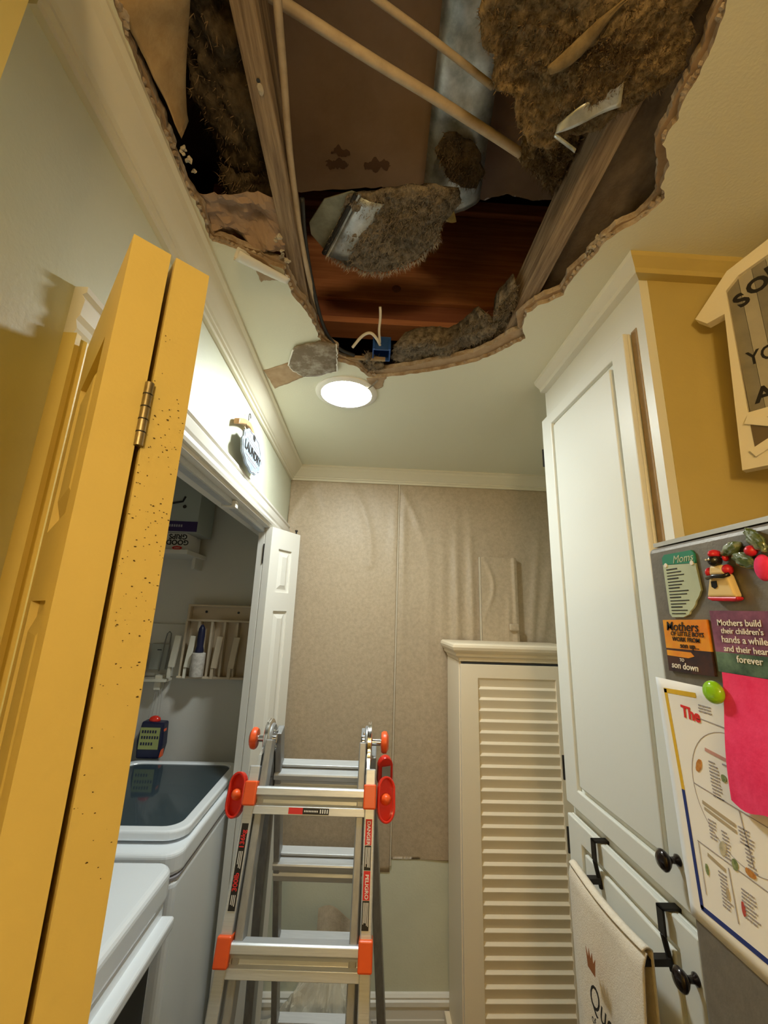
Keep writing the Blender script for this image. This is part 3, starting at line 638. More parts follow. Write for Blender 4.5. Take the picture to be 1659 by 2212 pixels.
# ------------------------------------------------------------------ pantry cabinet
pa = empty('pantry_cabinet', (.85, .99, 0), 'tall white pantry cabinet reaching the ceiling, beside the yellow wall', 'cabinet')
mb = MB(); mb.box((.600, .746, .08), (1.19, 1.24, 2.43)); mb.build('carcass', PANTRY, pa)
mb = MB(); mb.box((.58, .746, .08), (.60, .800, 2.43)); mb.box((.58, 1.20, .08), (.60, 1.24, 2.43)); mb.box((.58, .80, 2.29), (.60, 1.20, 2.43)); mb.box((.58, .80, 1.15), (.60, 1.20, 1.22)); mb.box((.58, .80, .08), (.60, 1.20, .16))
mb.build('face_frame', PANTRY, pa)
MB().box((.5785, .772, 1.0), (.5800, .7895, 2.30)).build('shaded_strip', WOODSHADE, pa)  # brown strip stands in for the shaded stile beside the door
MB().prism([(0, 0), (.040, 0), (.038, .010), (.022, .026), (.020, .037), (0, .037)], lambda a, b: (.58-a, .745-a, CEIL-b), lambda a, b: (.58-a, 1.232, CEIL-b)).build('top_moulding', PANTRY, pa)
def grooved(name, y0, y1, z0, z1, gy0, gy1, gz0, gz1, m, parent):
    mb = MB(); w_ = .013
    mb.box((.570, y0, z0), (.578, y1, z1))
    mb.ring(rectp((y0, z0), (y1, z1)), rectp((gy0, gz0), (gy1, gz1)), lambda y, z: (.559, y, z), lambda y, z: (.571, y, z))
    mb.prism(rectp((gy0+w_, gz0+w_), (gy1-w_, gz1-w_)), lambda y, z: (.5595, y, z), lambda y, z: (.571, y, z))
    return mb.build(name, m, parent, bevel=.003)
ud = grooved('upper_door', .790, 1.236, 1.192, 2.298, .840, 1.170, 1.238, 2.260, PANTRY, pa)
ld = grooved('lower_door', .790, 1.236, .12, 1.165, .840, 1.170, .18, 1.120, PANTRY, pa)
def knob(parent, y, z):
    MB().lathe([(.009, .0), (.009, .003), (.0055, .006), (.005, .014), (.012, .020), (.0165, .026), (.0165, .029), (.011, .034), (.001, .036)], (.559, y, z), (-1, 0, 0), 24).build('knob', KNOB, parent, smooth=True)
knob(ud, .815, 1.262); knob(ld, .805, 1.103)
for z, pd in ((2.17, ud), (1.27, ud), (1.10, ld)):
    mb = MB(); mb.box((.556, 1.236, z-.03), (.574, 1.240, z+.03)); mb.build('hinge', BLACKMETAL, pd)

# towel bar over the lower door and towel
tb = empty('towel_bar', (.53, .97, 1.09), 'black over-door towel bar hooked on the lower pantry door', 'towel bar')
for y in (.862, 1.085):
    mb = MB(); mb.box((.545, y-.009, 1.166), (.581, y+.009, 1.170)); mb.box((.545, y-.009, 1.128), (.549, y+.009, 1.170))
    mb.tube([(.547, y, 1.13), (.551, y, 1.110), (.556, y, 1.085), (.558, y, 1.075)], .005, 6)
    mb.box((.500, y-.008, 1.086), (.553, y+.008, 1.097)); mb.box((.577, y-.009, 1.13), (.580, y+.009, 1.170)); mb.build('bracket', BLACKMETAL, tb, bevel=.001)
MB().tube([(.506, .855, 1.092), (.506, 1.10, 1.092)], .004, 10).build('rod', BLACKMETAL, tb)
tw = empty('towel', (.50, .98, .5), 'cream printed hand towel hanging on the black bar', 'towel')
def towf(u, v):
    y = .845+.268*u; s_ = v
    sag = .010*math.sin(math.pi*u)*(1-s_)
    x = .497-.014*math.sin(u*8.5+1)*s_**.7-.012*math.sin(u*3+.5)*s_; z = 1.111-sag-.60*s_
    if s_ < .03: x += (.03-s_)*.2
    return Vector((x-.006*s_, y+(.5-u)*.03*s_, z))
MB().sheet(50, 60, towf, (.003, 0, 0)).build('front_drop', CLOTH, tw, smooth=True)
MB().sheet(50, 30, lambda u, v: Vector((.516+.006*math.sin(u*7)*v, .85+.258*u, 1.110-.010*math.sin(math.pi*u)-.40*v)), (.003, 0, 0)).build('back_drop', CLOTH, tw, smooth=True)
MB().sheet(50, 6, lambda u, v: Vector((.4985+.019*v, .848+.263*u, 1.1105-.010*math.sin(math.pi*u)+.005*math.sin(math.pi*v))), (0, 0, .003)).build('top_fold', CLOTH, tw, smooth=True)
TX = .478
text('Queen', .060, (TX, .950, .942), (0, -1, -.06), (0, 0, 1), BLACKP, tw, shear=.3, sx=.75)
text('of', .020, (TX, 1.0, .905), (0, -1, 0), (0, 0, 1), BLACKP, tw)
text('EVERY', .042, (TX, .955, .872), (0, -1, -.05), (0, 0, 1), BLACKP, tw, bold=.0006, sx=.85)
text('THING', .042, (TX-.004, .955, .822), (0, -1, -.05), (0, 0, 1), BLACKP, tw, bold=.0006, sx=.85)
cp = [(0, 0), (.036, 0), (.042, .034), (.03, .02), (.026, .038), (.018, .022), (.010, .038), (.006, .02), (-.006, .034)]
MB().prism(cp, lambda a, b: (TX, 1.008-.75*a, .985+.9*b), lambda a, b: (TX-.0006, 1.008-.75*a, .985+.9*b)).build('crown_print', RUST, tw)

# ------------------------------------------------------------------ louvered cabinet
lc = empty('louvered_cabinet', (.67, 2.03, 0), 'cream louvered-door cabinet standing against the brown papered wall', 'cabinet')
FY = 1.89
mb = MB(); mb.box((.42, FY+.02, .06), (.92, 2.165, 1.47)); mb.build('body', LOUVER, lc, bevel=.002)
MB().box((.40, FY+.03, 0), (.92, 2.165, .06)).build('plinth', LOUVER, lc)
TP = [(.0, 1.47), (.006, 1.472), (.010, 1.485), (.022, 1.495), (.022, 1.505), (.030, 1.512), (.036, 1.520), (.040, 1.532), (.038, 1.542), (.030, 1.548), (-.02, 1.548), (-.02, 1.47)]
mb = MB(); mb.prism(TP, lambda a, z: (.425-a, FY+.012-a, z), lambda a, z: (.95, FY+.012-a, z)); mb.build('front_moulding', LOUVER, lc)
mb = MB(); mb.prism(TP, lambda a, z: (.425-a, FY+.012-a, z), lambda a, z: (.425-a, 2.165, z)); mb.build('side_moulding', LOUVER, lc)
MB().box((.42, FY, 1.475), (.95, 2.165, 1.5475)).build('top', LOUVER, lc)
door = MB(); X0, X1, LX0, LX1 = .424, .916, .500, .842; ZB, ZT, LZ0, LZ1 = .08, 1.462, .16, 1.405
door.ring(rectp((X0, ZB), (X1, ZT)), rectp((LX0, LZ0), (LX1, LZ1)), lambda x, z: (x, FY, z), lambda x, z: (x, FY+.020, z))
dr = door.build('door', LOUVER, lc, bevel=.0015)
n = int((LZ1-LZ0)/.0432)
smesh = None
for i in range(n+1):
    zt = LZ1-.035-.0432*i
    if zt < LZ0+.01: break
    if smesh is None:
        mb = MB(); mb.prism([(.009, .0432), (.0, .0345), (.0, .0325), (.0095, -.002), (.016, -.002), (.016, .0432)], lambda a, b: (LX0, FY+.003+a, zt+b), lambda a, b: (LX1, FY+.003+a, zt+b))
        so = mb.build('slat', LOUVER, dr); smesh = so; z_first = zt
    else:
        c_ = smesh.copy(); COL.objects.link(c_); c_.parent = dr; c_.location = (0, 0, zt-z_first)
MB().lathe([(.006, 0), (.006, .008), (.012, .014), (.014, .020), (.009, .026), (.001, .028)], (.878, FY, 1.115), (0, -1, 0), 20).build('knob', SIGNW, dr, smooth=True)
MB().box((.43, FY+.002, 1.463), (.916, FY+.02, 1.47)).build('shadow_gap', DARKP, lc)

# ------------------------------------------------------------------ fridge and what hangs on it
FX = .42
fg = empty('refrigerator', (.78, .23, 0), 'dark grey refrigerator side at the right edge, covered in magnets', 'refrigerator')
MB().box((FX, -.15, .05), (1.14, .599, 1.766)).build('body', FRIDGE, fg, bevel=.008, seg=3)
MB().box((FX+.004, -.15, 1.767), (1.136, .590, 1.773)).build('top_edge', FRIDGET, fg)
MB().box((FX+.02, -.22, .10), (1.12, -.155, 1.75)).build('door', FRIDGE, fg, bevel=.01)
MB().box((FX+.05, -.1, 0), (1.1, .55, .05)).build('feet', DARKP, fg)
R_ = (0, -1, 0); U_ = (0, 0, 1)
def card(name, pts, m, label, cat, th=.003, off=.0005, group='fridge magnets'):
    x0 = FX-off; return tag(MB().prism(pts, lambda y, z: (x0, y, z), lambda y, z: (x0-th, y, z)).build(name, m), label, cat, group)
# teal and pale green card
mo = empty('fridge_magnet', (FX, .535, 1.667), 'pale green printed card magnet with a teal heading and torn corner', 'magnet', 'fridge magnets')
edge = ragged([(.505, 1.70), (.512, 1.690), (.520, 1.682), (.533, 1.668)], 5, .002, 120, 2)[:15]
MB().prism([(.566, 1.738), (.565, 1.672), (.561, 1.667), (.541, 1.667)]+edge[::-1]+[(.508, 1.734)], lambda y, z: (FX-.0005, y, z), lambda y, z: (FX-.003, y, z)).build('card', PALEG, mo)
MB().prism([(.566, 1.7385), (.508, 1.7345), (.508, 1.747), (.512, 1.7515), (.561, 1.752), (.566, 1.748)], lambda y, z: (FX-.0005, y, z), lambda y, z: (FX-.0031, y, z)).build('heading_band', TEAL, mo)
text('Moms', .0145, (FX-.0034, .528, 1.7425), R_, U_, PALEG, mo, shear=.3)
mb = MB()
for i in range(15):
    z = 1.7305-.0042*i; w_ = random.uniform(.022, .040) if i % 3 else .020
    if z < 1.685: w_ = min(w_, .05-(1.705-z)*.75)
    mb.box((FX-.0035, .560-w_, z-.0006), (FX-.003, .560, z+.0006 if i % 3 else z+.0010))
tag(mb.build('printed_lines', BLACKP, mo), kind='stuff')
for y, z in ((.560, 1.737), (.513, 1.735)): MB().lathe([(.0032, 0), (.0028, .001)], (FX-.003, y, z), (-1, 0, 0), 10).build('flower_print', WHITEPRINT, mo)
# figurine
fi = empty('fridge_magnet', (FX, .468, 1.688), 'small figurine magnet with red headscarf, dark face and cream apron', 'magnet', 'fridge magnets')
MB().prism([(.489, 1.6905), (.449, 1.689), (.456, 1.716), (.480, 1.717)], lambda y, z: (FX-.001, y, z), lambda y, z: (FX-.011, y, z)).build('apron', FIGCRM, fi, bevel=.003, seg=3)
MB().prism([(.490, 1.6915), (.448, 1.6895), (.449, 1.686), (.455, 1.6845), (.484, 1.686), (.489, 1.688)], lambda y, z: (FX-.001, y, z), lambda y, z: (FX-.010, y, z)).build('skirt_hem', FIGRED, fi, bevel=.002)
MB().prism([(.479, 1.7155), (.457, 1.7145), (.459, 1.726), (.476, 1.727)], lambda y, z: (FX-.001, y, z), lambda y, z: (FX-.013, y, z)).build('bodice', FIGCRM, fi, bevel=.003, seg=3)
MB().ellip((FX-.007, .4575, 1.7205), (.006, .0052, .006), 3).build('sleeve', FIGRED, fi, smooth=True)
MB().ellip((FX-.008, .4810, 1.7195), (.006, .004, .006), 3).build('sleeve', FIGRED, fi, smooth=True)
MB().tube([(FX-.010, .4525, 1.715), (FX-.014, .457, 1.7125), (FX-.016, .468, 1.7135), (FX-.014, .480, 1.7125)], .0024, 8).build('arm', FIGBLK, fi, smooth=True)
MB().ellip((FX-.011, .4685, 1.7320), (.008, .0066, .0072), 3).build('head', FIGBLK, fi, smooth=True)
mb = MB(); mb.ellip((FX-.010, .4675, 1.7392), (.0086, .0070, .0042), 3, lambda q, p: q+Vector((0, -.002*p.y, .0015*max(0, p.z)*(1+p.y)))); mb.ellip((FX-.005, .4600, 1.7345), (.004, .0028, .0045), 2); mb.build('headscarf', FIGRED, fi, smooth=True)
for y in (.472, .468): MB().ellip((FX-.0188, y, 1.733), (.001, .0012, .0012), 2).build('eye', WHITEPRINT, fi, smooth=True)
MB().prism([(.478, 1.7085), (.470, 1.7085), (.470, 1.7015), (.474, 1.6995), (.478, 1.702)], lambda y, z: (FX-.0112, y, z), lambda y, z: (FX-.0118, y, z)).build('pocket', FIGBLK, fi)
# glass leaf magnet
gl = empty('fridge_magnet', (FX, .436, 1.71), 'clear greenish glass leaf magnet with red berry at the right edge', 'magnet', 'fridge magnets')
def gleaf(c, a, L, Wd, name='leaf'):
    Mx = Matrix.Translation((FX-.006, c[0], c[1])) @ Matrix.Rotation(a, 4, 'X')
    mb = MB(Mx); mb.ellip((0, 0, 0), (.005, L, Wd), 3, lambda q, p: Vector((q.x+.0015*math.sin(q.y*900), q.y, q.z*(1-.45*abs(p.y)**2)))); mb.build(name, LEAFG, gl, smooth=True)
gleaf((.449, 1.743), -.35, .015, .0075); gleaf((.435, 1.728), .55, .017, .0085); gleaf((.418, 1.748), 1.0, .018, .008)
MB().ellip((FX-.008, .4235, 1.737), (.006, .006, .006), 3).build('berry', FIGRED, gl, smooth=True)
MB().ellip((FX-.006, .415, 1.718), (.006, .009, .014), 3).build('petal', PINK, gl, smooth=True)
# sunset magnet
su = empty('fridge_magnet', (FX, .541, 1.597), 'square orange sunset magnet with lettering about mothers of little boys', 'magnet', 'fridge magnets')
MB().prism([(.579, 1.663), (.503, 1.6645), (.503, 1.627), (.579, 1.626)], lambda y, z: (FX-.0005, y, z), lambda y, z: (FX-.004, y, z)).build('upper_print', SUNSET, su)
MB().prism([(.579, 1.626), (.503, 1.627), (.503, 1.599), (.579, 1.5965)], lambda y, z: (FX-.0005, y, z), lambda y, z: (FX-.004, y, z)).build('lower_print', NIGHT, su)
MB().prism([(.578, 1.6235), (.535, 1.6235), (.530, 1.619), (.540, 1.616), (.578, 1.6165)], lambda y, z: (FX-.004, y, z), lambda y, z: (FX-.0044, y, z)).build('sunset_glow', SUNSET, su)
for s_, sz, y, z, m_ in (('Mothers', .0165, .545, 1.6545, BLACKP), ('OF LITTLE BOYS', .0078, .538, 1.6455, BLACKP), ('WORK FROM', .0078, .541, 1.6385, BLACKP), ('son up...', .0095, .536, 1.6310, BLACKP), ('TO', .0055, .552, 1.6125, WHITEPRINT), ('son down', .0115, .549, 1.6050, WHITEPRINT)):
    text(s_, sz, (FX-.0046, y, z), R_, U_, m_, su, shear=.15, bold=.0001)
# plum magnet
pm = empty('fridge_magnet', (FX, .455, 1.606), 'plum and dark green square magnet lettered about mothers and children', 'magnet', 'fridge magnets')
MB().prism([(.496, 1.675), (.400, 1.6735), (.400, 1.628), (.496, 1.628)], lambda y, z: (FX-.0005, y, z), lambda y, z: (FX-.004, y, z)).build('upper_print', PLUM, pm)
MB().prism([(.496, 1.628), (.400, 1.628), (.400, 1.606), (.496, 1.606)], lambda y, z: (FX-.0005, y, z), lambda y, z: (FX-.004, y, z)).build('lower_print', DGREEN, pm)
for s_, sz, y, z in (('Mothers build', .0100, .487, 1.6610), ("their children's", .0088, .483, 1.6520), ('hands a while', .0105, .484, 1.6425), ('and their hearts', .0095, .483, 1.6325), ('forever', .0105, .468, 1.6220)):
    text(s_, sz, (FX-.0046, y, z), R_, U_, WHITEPRINT, pm, align='LEFT', bold=.00008)
# poster
po = empty('poster', (FX, .51, 1.31), 'white printed sheet with mustard and navy border stuck on the refrigerator', 'poster')
def posf(u, v):
    y = .612-.205*u-.004*(1-v)*0-.014*(1-v)*(1-u); z = 1.310+.274*v
    return Vector((FX-.0012, y, z))
MB().sheet(20, 20, posf, (-.0004, 0, 0)).build('sheet', PAPER, po, smooth=True)
PX = FX-.0078
def bar(m, a, b, w_, name, px=None):
    px = px or FX-.0026
    a = Vector(a); b = Vector(b); d = (b-a).normalized(); n_ = Vector((-d.y, d.x))*w_/2
    return MB().prism([tuple(a+n_), tuple(b+n_), tuple(b-n_), tuple(a-n_)], lambda y, z: (px+.0002, y, z), lambda y, z: (px, y, z)).build(name, m, po)
PB = FX-.0020
bar(MUSTARD, (.597, 1.569), (.540, 1.572), .0058, 'border_line', PB); bar(MUSTARD, (.5945, 1.571), (.584, 1.452), .0052, 'border_line', PB)
bar(NAVYP, (.584, 1.452), (.577, 1.328), .0052, 'border_line', PB); bar(NAVYP, (.579, 1.329), (.40, 1.335), .0055, 'border_line', PB)
PB = FX-.0022
text('The', .0195, (PB, .553, 1.5475), (0, -1, -.03), U_, REDPRINT, po, bold=.0006)
arc = [(FX-.0017, .498+.066*math.cos(a), 1.4725+.066*math.sin(a)) for a in [math.radians(d) for d in range(-112, 100, 8)]]
MB().tube(arc, .0004, 4).build('plate_outline', GREYPRINT, po)
bar(GREYPRINT, (.542, 1.546), (.45, 1.541), .001, 'rule', PB); bar(GREYPRINT, (.563, 1.467), (.44, 1.458), .001, 'rule', PB); bar(GREYPRINT, (.500, 1.462), (.492, 1.412), .001, 'rule', PB)
bar(GREYPRINT, (.570, 1.402), (.45, 1.397), .001, 'rule', PB); bar(GREYPRINT, (.527, 1.395), (.524, 1.345), .001, 'rule', PB); bar(GREYPRINT, (.569, 1.402), (.567, 1.348), .0008, 'rule', PB)
mb = MB()
def lines(y, z, n_, w0, dz, h=.0008):
    for i in range(n_):
        w_ = w0*random.uniform(.55, 1); yy = y-random.uniform(0, .1)*w0
        k = yy
        while k > yy-w_:
            L_ = random.uniform(.003, .007); mb.box((PB, max(k-L_, yy-w_), z-i*dz-h), (PB+.0004, k, z-i*dz+h)); k -= L_+.0012
lines(.535, 1.500, 11, .016, .0036); lines(.514, 1.503, 1, .012, .003); lines(.548, 1.434, 6, .012, .0036); lines(.530, 1.430, 8, .011, .0036); lines(.543, 1.384, 10, .014, .0036); lines(.540, 1.5615, 3, .024, .0034); lines(.515, 1.383, 8, .02, .0036); lines(.505, 1.445, 5, .02, .0036); lines(.50, 1.43, 8, .012, .0036)
tag(mb.build('printed_lines', GREYPRINT, po), kind='stuff')
mb = MB(); TANP = mat('tan_print', (.45, .38, .27), rough=.7)
bar(mat('rose_print', (.55, .30, .27), rough=.7), (.537, 1.512), (.497, 1.508), .004, 'printed_heading', PB); bar(TANP, (.553, 1.450), (.508, 1.444), .004, 'printed_heading', PB); bar(TANP, (.551, 1.444), (.508, 1.438), .0035, 'printed_heading', PB); bar(TANP, (.556, 1.394), (.532, 1.390), .004, 'printed_heading', PB)
def blob(y, z, a, b, m, rot=0, name='food_picture'):
    pts = []
    for k in range(14):
        t = 2*math.pi*k/14; r = 1+.25*nz((y*9, k*.9, z*5), 3); p, q = a*r*math.cos(t), b*r*math.sin(t)
        pts.append((y+p*math.cos(rot)-q*math.sin(rot), z+p*math.sin(rot)+q*math.cos(rot)))
    MB().prism(pts, lambda y, z: (PB+.0004, y, z), lambda y, z: (PB-.0001, y, z)).build(name, m, po)
ORP = mat('roast_print', (.45, .17, .03), (.60, .30, .08), scale=200, rough=.7); GRP = mat('leaf_print', (.10, .17, .06), (.35, .40, .2), scale=200, rough=.7)
blob(.551, 1.490, .004, .0085, ORP, .5); blob(.5145, 1.488, .004, .004, GRP); blob(.531, 1.4115, .0045, .008, mat('egg_print', (.40, .38, .28), (.6, .56, .42), scale=150, rough=.7), .4); blob(.517, 1.403, .004, .006, GRP, .3); blob(.560, 1.377, .0025, .006, GRP); blob(.533, 1.367, .002, .006, TANP); blob(.514, 1.364, .002, .007, mat('bacon_print', (.5, .08, .07), rough=.7)); blob(.498, 1.405, .006, .004, ORP)
# pink note
def pinkf(u, v):
    y = .488-.012*(1-v)*-1-.10*u; z = 1.606-.134*(1-v)-.004*math.sin(u*9)*(1 if v == 0 else 0)
    return Vector((FX-.0085-.010*(1-v)*u-.002*math.sin(v*5), y, z))
tag(MB().sheet(16, 20, pinkf, (-.0005, 0, 0)).build('pink_note', PINK), 'bright pink paper note with frayed edge over the white sheet', 'note')
tag(MB().ellip((FX-.012, .4985, 1.5825), (.008, .0135, .0128), 4).build('glass_magnet', GEM, smooth=True), 'bright green round glass magnet holding the white sheet', 'magnet', 'fridge magnets')

# ------------------------------------------------------------------ barn sign above the refrigerator
SD = Vector((.5524, -.8336, 0)); SO = Vector((.69, .697, 0))
SM = Matrix(((SD.x, 0, .8336, SO.x), (SD.y, 0, .5524, SO.y), (0, 1, 0, 0), (0, 0, 0, 1)))   # local: s, z, depth (away from viewer)
sg = empty('barn_sign', (.76, .60, 1.94), 'cream barn-shaped wooden sign with black lettering on the yellow wall', 'sign')
WID = .30
outer = [(.0, 1.94), (.018, 2.270), (-.012, 2.266), (-.030, 2.288), (.034, 2.362), (WID/2, 2.402), (WID-.034, 2.362), (WID+.03, 2.288), (WID+.012, 2.266), (WID-.018, 2.270), (WID, 1.94)]
mid = outer[:]
inner = [(.024, 2.049), (.027, 2.318), (.0275, 2.319), (.028, 2.320), (.050, 2.340), (WID/2, 2.368), (WID-.05, 2.340), (WID-.028, 2.32), (WID-.0275, 2.319), (WID-.027, 2.318), (WID-.024, 2.049)]
mb = MB(SM); mb.ring(outer, inner, lambda s, z: (s, z, 0), lambda s, z: (s, z, .022))
sf = mb.build('frame', SIGNW, sg, bevel=.002)
# carve: X-brace panel at the bottom as raised bars over a dark recess
mb = MB(SM); mb.prism([(.024, 1.968), (WID-.024, 1.968), (WID-.024, 2.030), (.024, 2.030)], lambda s, z: (s, z, -.0012), lambda s, z: (s, z, -.0004)); mb.build('brace_recess', mat('brown_recess', (.16, .115, .06), rough=.8), sg)
for a, b in (((.02, 1.966), (WID/2, 2.034)), ((.02, 2.034), (WID/2, 1.966)), ((WID/2, 2.034), (WID-.02, 1.966)), ((WID/2, 1.966), (WID-.02, 2.034))):
    a = Vector(a); b = Vector(b); d = (b-a).normalized(); n_ = Vector((-d.y, d.x))*.008
    mb = MB(SM); mb.prism([tuple(a+n_), tuple(b+n_), tuple(b-n_), tuple(a-n_)], lambda s, z: (s, z, -.006), lambda s, z: (s, z, -.001)); mb.build('brace', SIGNW, sg)
k = 0; s0 = .0255
while s0 < WID-.03:
    s1 = min(s0+.022, WID-.026); zt = lambda s: 2.318+(.032*(min(s, WID-s)-.027)/.03 if min(s, WID-s) < .05 else .022+.028*(min(s, WID-s)-.05)/(WID/2-.05))
    mb = MB(SM); mb.prism([(s0, 2.045), (s1-.0006, 2.045), (s1-.0006, zt(s1)), (s0, zt(s0))], lambda s, z: (s, z, .008), lambda s, z: (s, z, .016)); mb.build('board', SIGNG1 if k % 2 == 0 else SIGNG2, sg); s0 = s1; k += 1
def st(b_, sz, s, z, rot=0, bold=.0004, sx=1):
    o_ = SO+SD*s+Vector((-.8336, -.5524, 0))*-.0075*1+Vector((0, 0, z)); o_ = SO+SD*s+Vector((.8336, .5524, 0))*.0074+Vector((0, 0, z))
    r_ = SD*math.cos(rot)+Vector((0, 0, 1))*math.sin(rot); u_ = -SD*math.sin(rot)+Vector((0, 0, 1))*math.cos(rot)
    text(b_, sz, o_, r_, u_, BLACKP, sg, bold=bold, sx=sx)
st('S', .042, .046, 2.287, .45, .0016); st('O', .042, .073, 2.304, .35, .0016); st('M', .042, .104, 2.318, .22, .0016)
st('YOU', .040, .070, 2.157, 0, .0005, .8); st('A', .042, .050, 2.078, 0, .0012)

# ------------------------------------------------------------------ step ladder
cx = -.124; T = math.radians(18); dn = Vector((0, -math.sin(T), -math.cos(T))); nf = Vector((0, -math.cos(T), math.sin(T)))
ldr = empty('step_ladder', (cx, 1.41, 0), 'aluminium folding A-frame ladder with orange joints and red locks', 'ladder')
def legframe(x, A, front=True):
    d = Vector((0, (-1 if front else 1)*math.sin(T), -math.cos(T))); n_ = Vector((0, (-1 if front else 1)*math.cos(T), math.sin(T)))
    o_ = Vector((x, A, 1.272)); xx = Vector((1, 0, 0))
    return Matrix(((1, n_.x, d.x, o_.x), (0, n_.y, d.y, o_.y), (0, n_.z, d.z, o_.z), (0, 0, 0, 1)))   # local: x, outward, down the leg
AF, AR = 1.342, 1.472
LEN = 1.272/math.cos(T)
HW = .176
def rung(M_, s, x0, x1, name='rung', inward=False):
    k = -1 if inward else 1
    pr = [(-.012, -.004), (.030, -.004), (.034, 0), (.034, .015), (.025, .019), (.021, .026), (.021, .034), (.028, .040), (.028, .058), (-.004, .058), (-.012, .014)]
    return MB(M_).prism(pr, lambda a, b: (x0, k*a, s+b), lambda a, b: (x1, k*a, s+b)).build(name, ALU, ldr, bevel=.001)
for front in (True, False):
    M_ = legframe(cx, AF if front else AR, front)
    for sx in (-1, 1):
        xo = sx*HW
        fl = (.014 if front else .085)*sx
        def rp(q, w_, s_): return (q+fl*max(0, s_-.12)/(LEN-.12)+(sx*.003 if False else 0), w_, s_)
        mb = MB(M_); x0_, x1_ = min(xo, xo-sx*.028), max(xo, xo-sx*.028)
        for sa, sb in ((.045, .12), (.12, LEN-.03)):
            mb.add([rp(x0_, -.032, sa), rp(x1_, -.032, sa), rp(x1_, .030, sa), rp(x0_, .030, sa), rp(x0_, -.032, sb), rp(x1_, -.032, sb), rp(x1_, .030, sb), rp(x0_, .030, sb)], [(0,3,2,1),(4,5,6,7),(0,1,5,4),(1,2,6,5),(2,3,7,6),(3,0,4,7)])
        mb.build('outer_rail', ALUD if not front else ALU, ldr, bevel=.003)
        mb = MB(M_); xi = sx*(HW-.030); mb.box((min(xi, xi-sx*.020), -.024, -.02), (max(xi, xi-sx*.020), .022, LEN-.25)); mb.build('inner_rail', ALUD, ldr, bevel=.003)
        mb = MB(M_); mb.box((min(xo+sx*.002, xo-sx*.030)+fl, -.034, LEN-.04), (max(xo+sx*.002, xo-sx*.030)+fl, .032, LEN)); mb.build('rubber_foot', DARKP, ldr)
    for i in range(4):
        s = (.097 if front else .112)+.305*i
        if front:
            rung(M_, s, -HW+.012, HW-.012)
            for sx in (-1, 1):
                xo = sx*HW+(.014*sx)*max(0, s-.12)/(LEN-.12); mb = MB(M_); mb.box((min(xo+sx*.003, xo-sx*.031), -.006, s-.016), (max(xo+sx*.003, xo-sx*.031), .041, s+.040)); mb.build('rung_cap', ORANGE, ldr, bevel=.004, seg=3)
        else:
            rung(M_, s, -HW+.03, HW-.03, inward=True); MB(M_).box((-HW+.03, -.004, s-.016), (HW-.03, .026, s-.008)).build('tread', ALU, ldr, bevel=.001)
# hinges
for sx in (-1, 1):
    xh = cx+sx*(HW-.022); hy, hz = 1.407, 1.278
    h = MB().lathe([(.053, -.007), (.056, -.005), (.056, -.002), (.053, -.001), (.053, .001), (.056, .002), (.056, .005), (.053, .007)], (xh, hy, hz), (1, 0, 0), 32).build('hinge_disc', CHROME, ldr, smooth='auto')
    MB().lathe([(.040, -.011), (.044, -.007), (.044, .007), (.040, .011)], (xh-sx*.004, hy, hz), (1, 0, 0), 32).build('inner_disc', ALUD, h, smooth='auto')
    MB().lathe([(.012, -.016), (.012, .0), (.016, .004)], (xh-sx*.006, hy, hz), (sx, 0, 0), 16).build('hub', CHROME, h, smooth='auto')
    for a in (0.5, 2.1, 3.9, 5.2): MB().lathe([(.005, 0), (.005, .006), (.003, .008)], (xh-sx*.012, hy+.03*math.cos(a), hz+.03*math.sin(a)), (-sx, 0, 0), 10).build('rivet', CHROME, h)
    for A, fr_ in ((AF, True), (AR, False)):
        M_ = legframe(xh, A, fr_); mb = MB()
        e = [M_ @ Vector((0, q, s)) for q, s in ((-.02, .09), (.022, .09), (.022, .02), (-.02, .02))]
        top_ = [Vector((xh, hy+(-1 if fr_ else 1)*.048, hz-.012)), Vector((xh, hy+(-1 if fr_ else 1)*.02, hz+.004)), Vector((xh, hy+(-1 if fr_ else 1)*.004, hz-.03))]
        pl = [e[0], e[1], e[2], top_[0], top_[1], top_[2], e[3]] if fr_ else [e[0], e[1], e[2], top_[0], top_[1], top_[2], e[3]]
        mb.add([p+Vector((-.004, 0, 0)) for p in pl]+[p+Vector((.004, 0, 0)) for p in pl], [tuple(range(7)), tuple(range(7, 14))[::-1]]+[(i, (i+1) % 7, 7+(i+1) % 7, 7+i) for i in range(7)])
        mb.build('hinge_arm', CHROME, ldr)
        for s in (.035, .055, .078): MB().lathe([(.0055, 0), (.0055, .004), (.003, .006)], M_ @ Vector((-sx*.009, 0, s)), (-sx, 0, 0), 10).build('rivet', CHROME, ldr)
    MB().lathe([(.010, 0), (.010, .035), (.007, .036)], (xh, hy, hz), (sx, 0, 0), 14).build('spring_pin', CHROME, ldr, smooth='auto')
    mb = MB().lathe([(.014, .034), (.027, .036), (.031, .043), (.030, .052), (.020, .058), (.004, .058)], (xh, hy, hz), (sx, 0, 0), 10); mb.build('release_knob', ORANGE, ldr, smooth='auto')
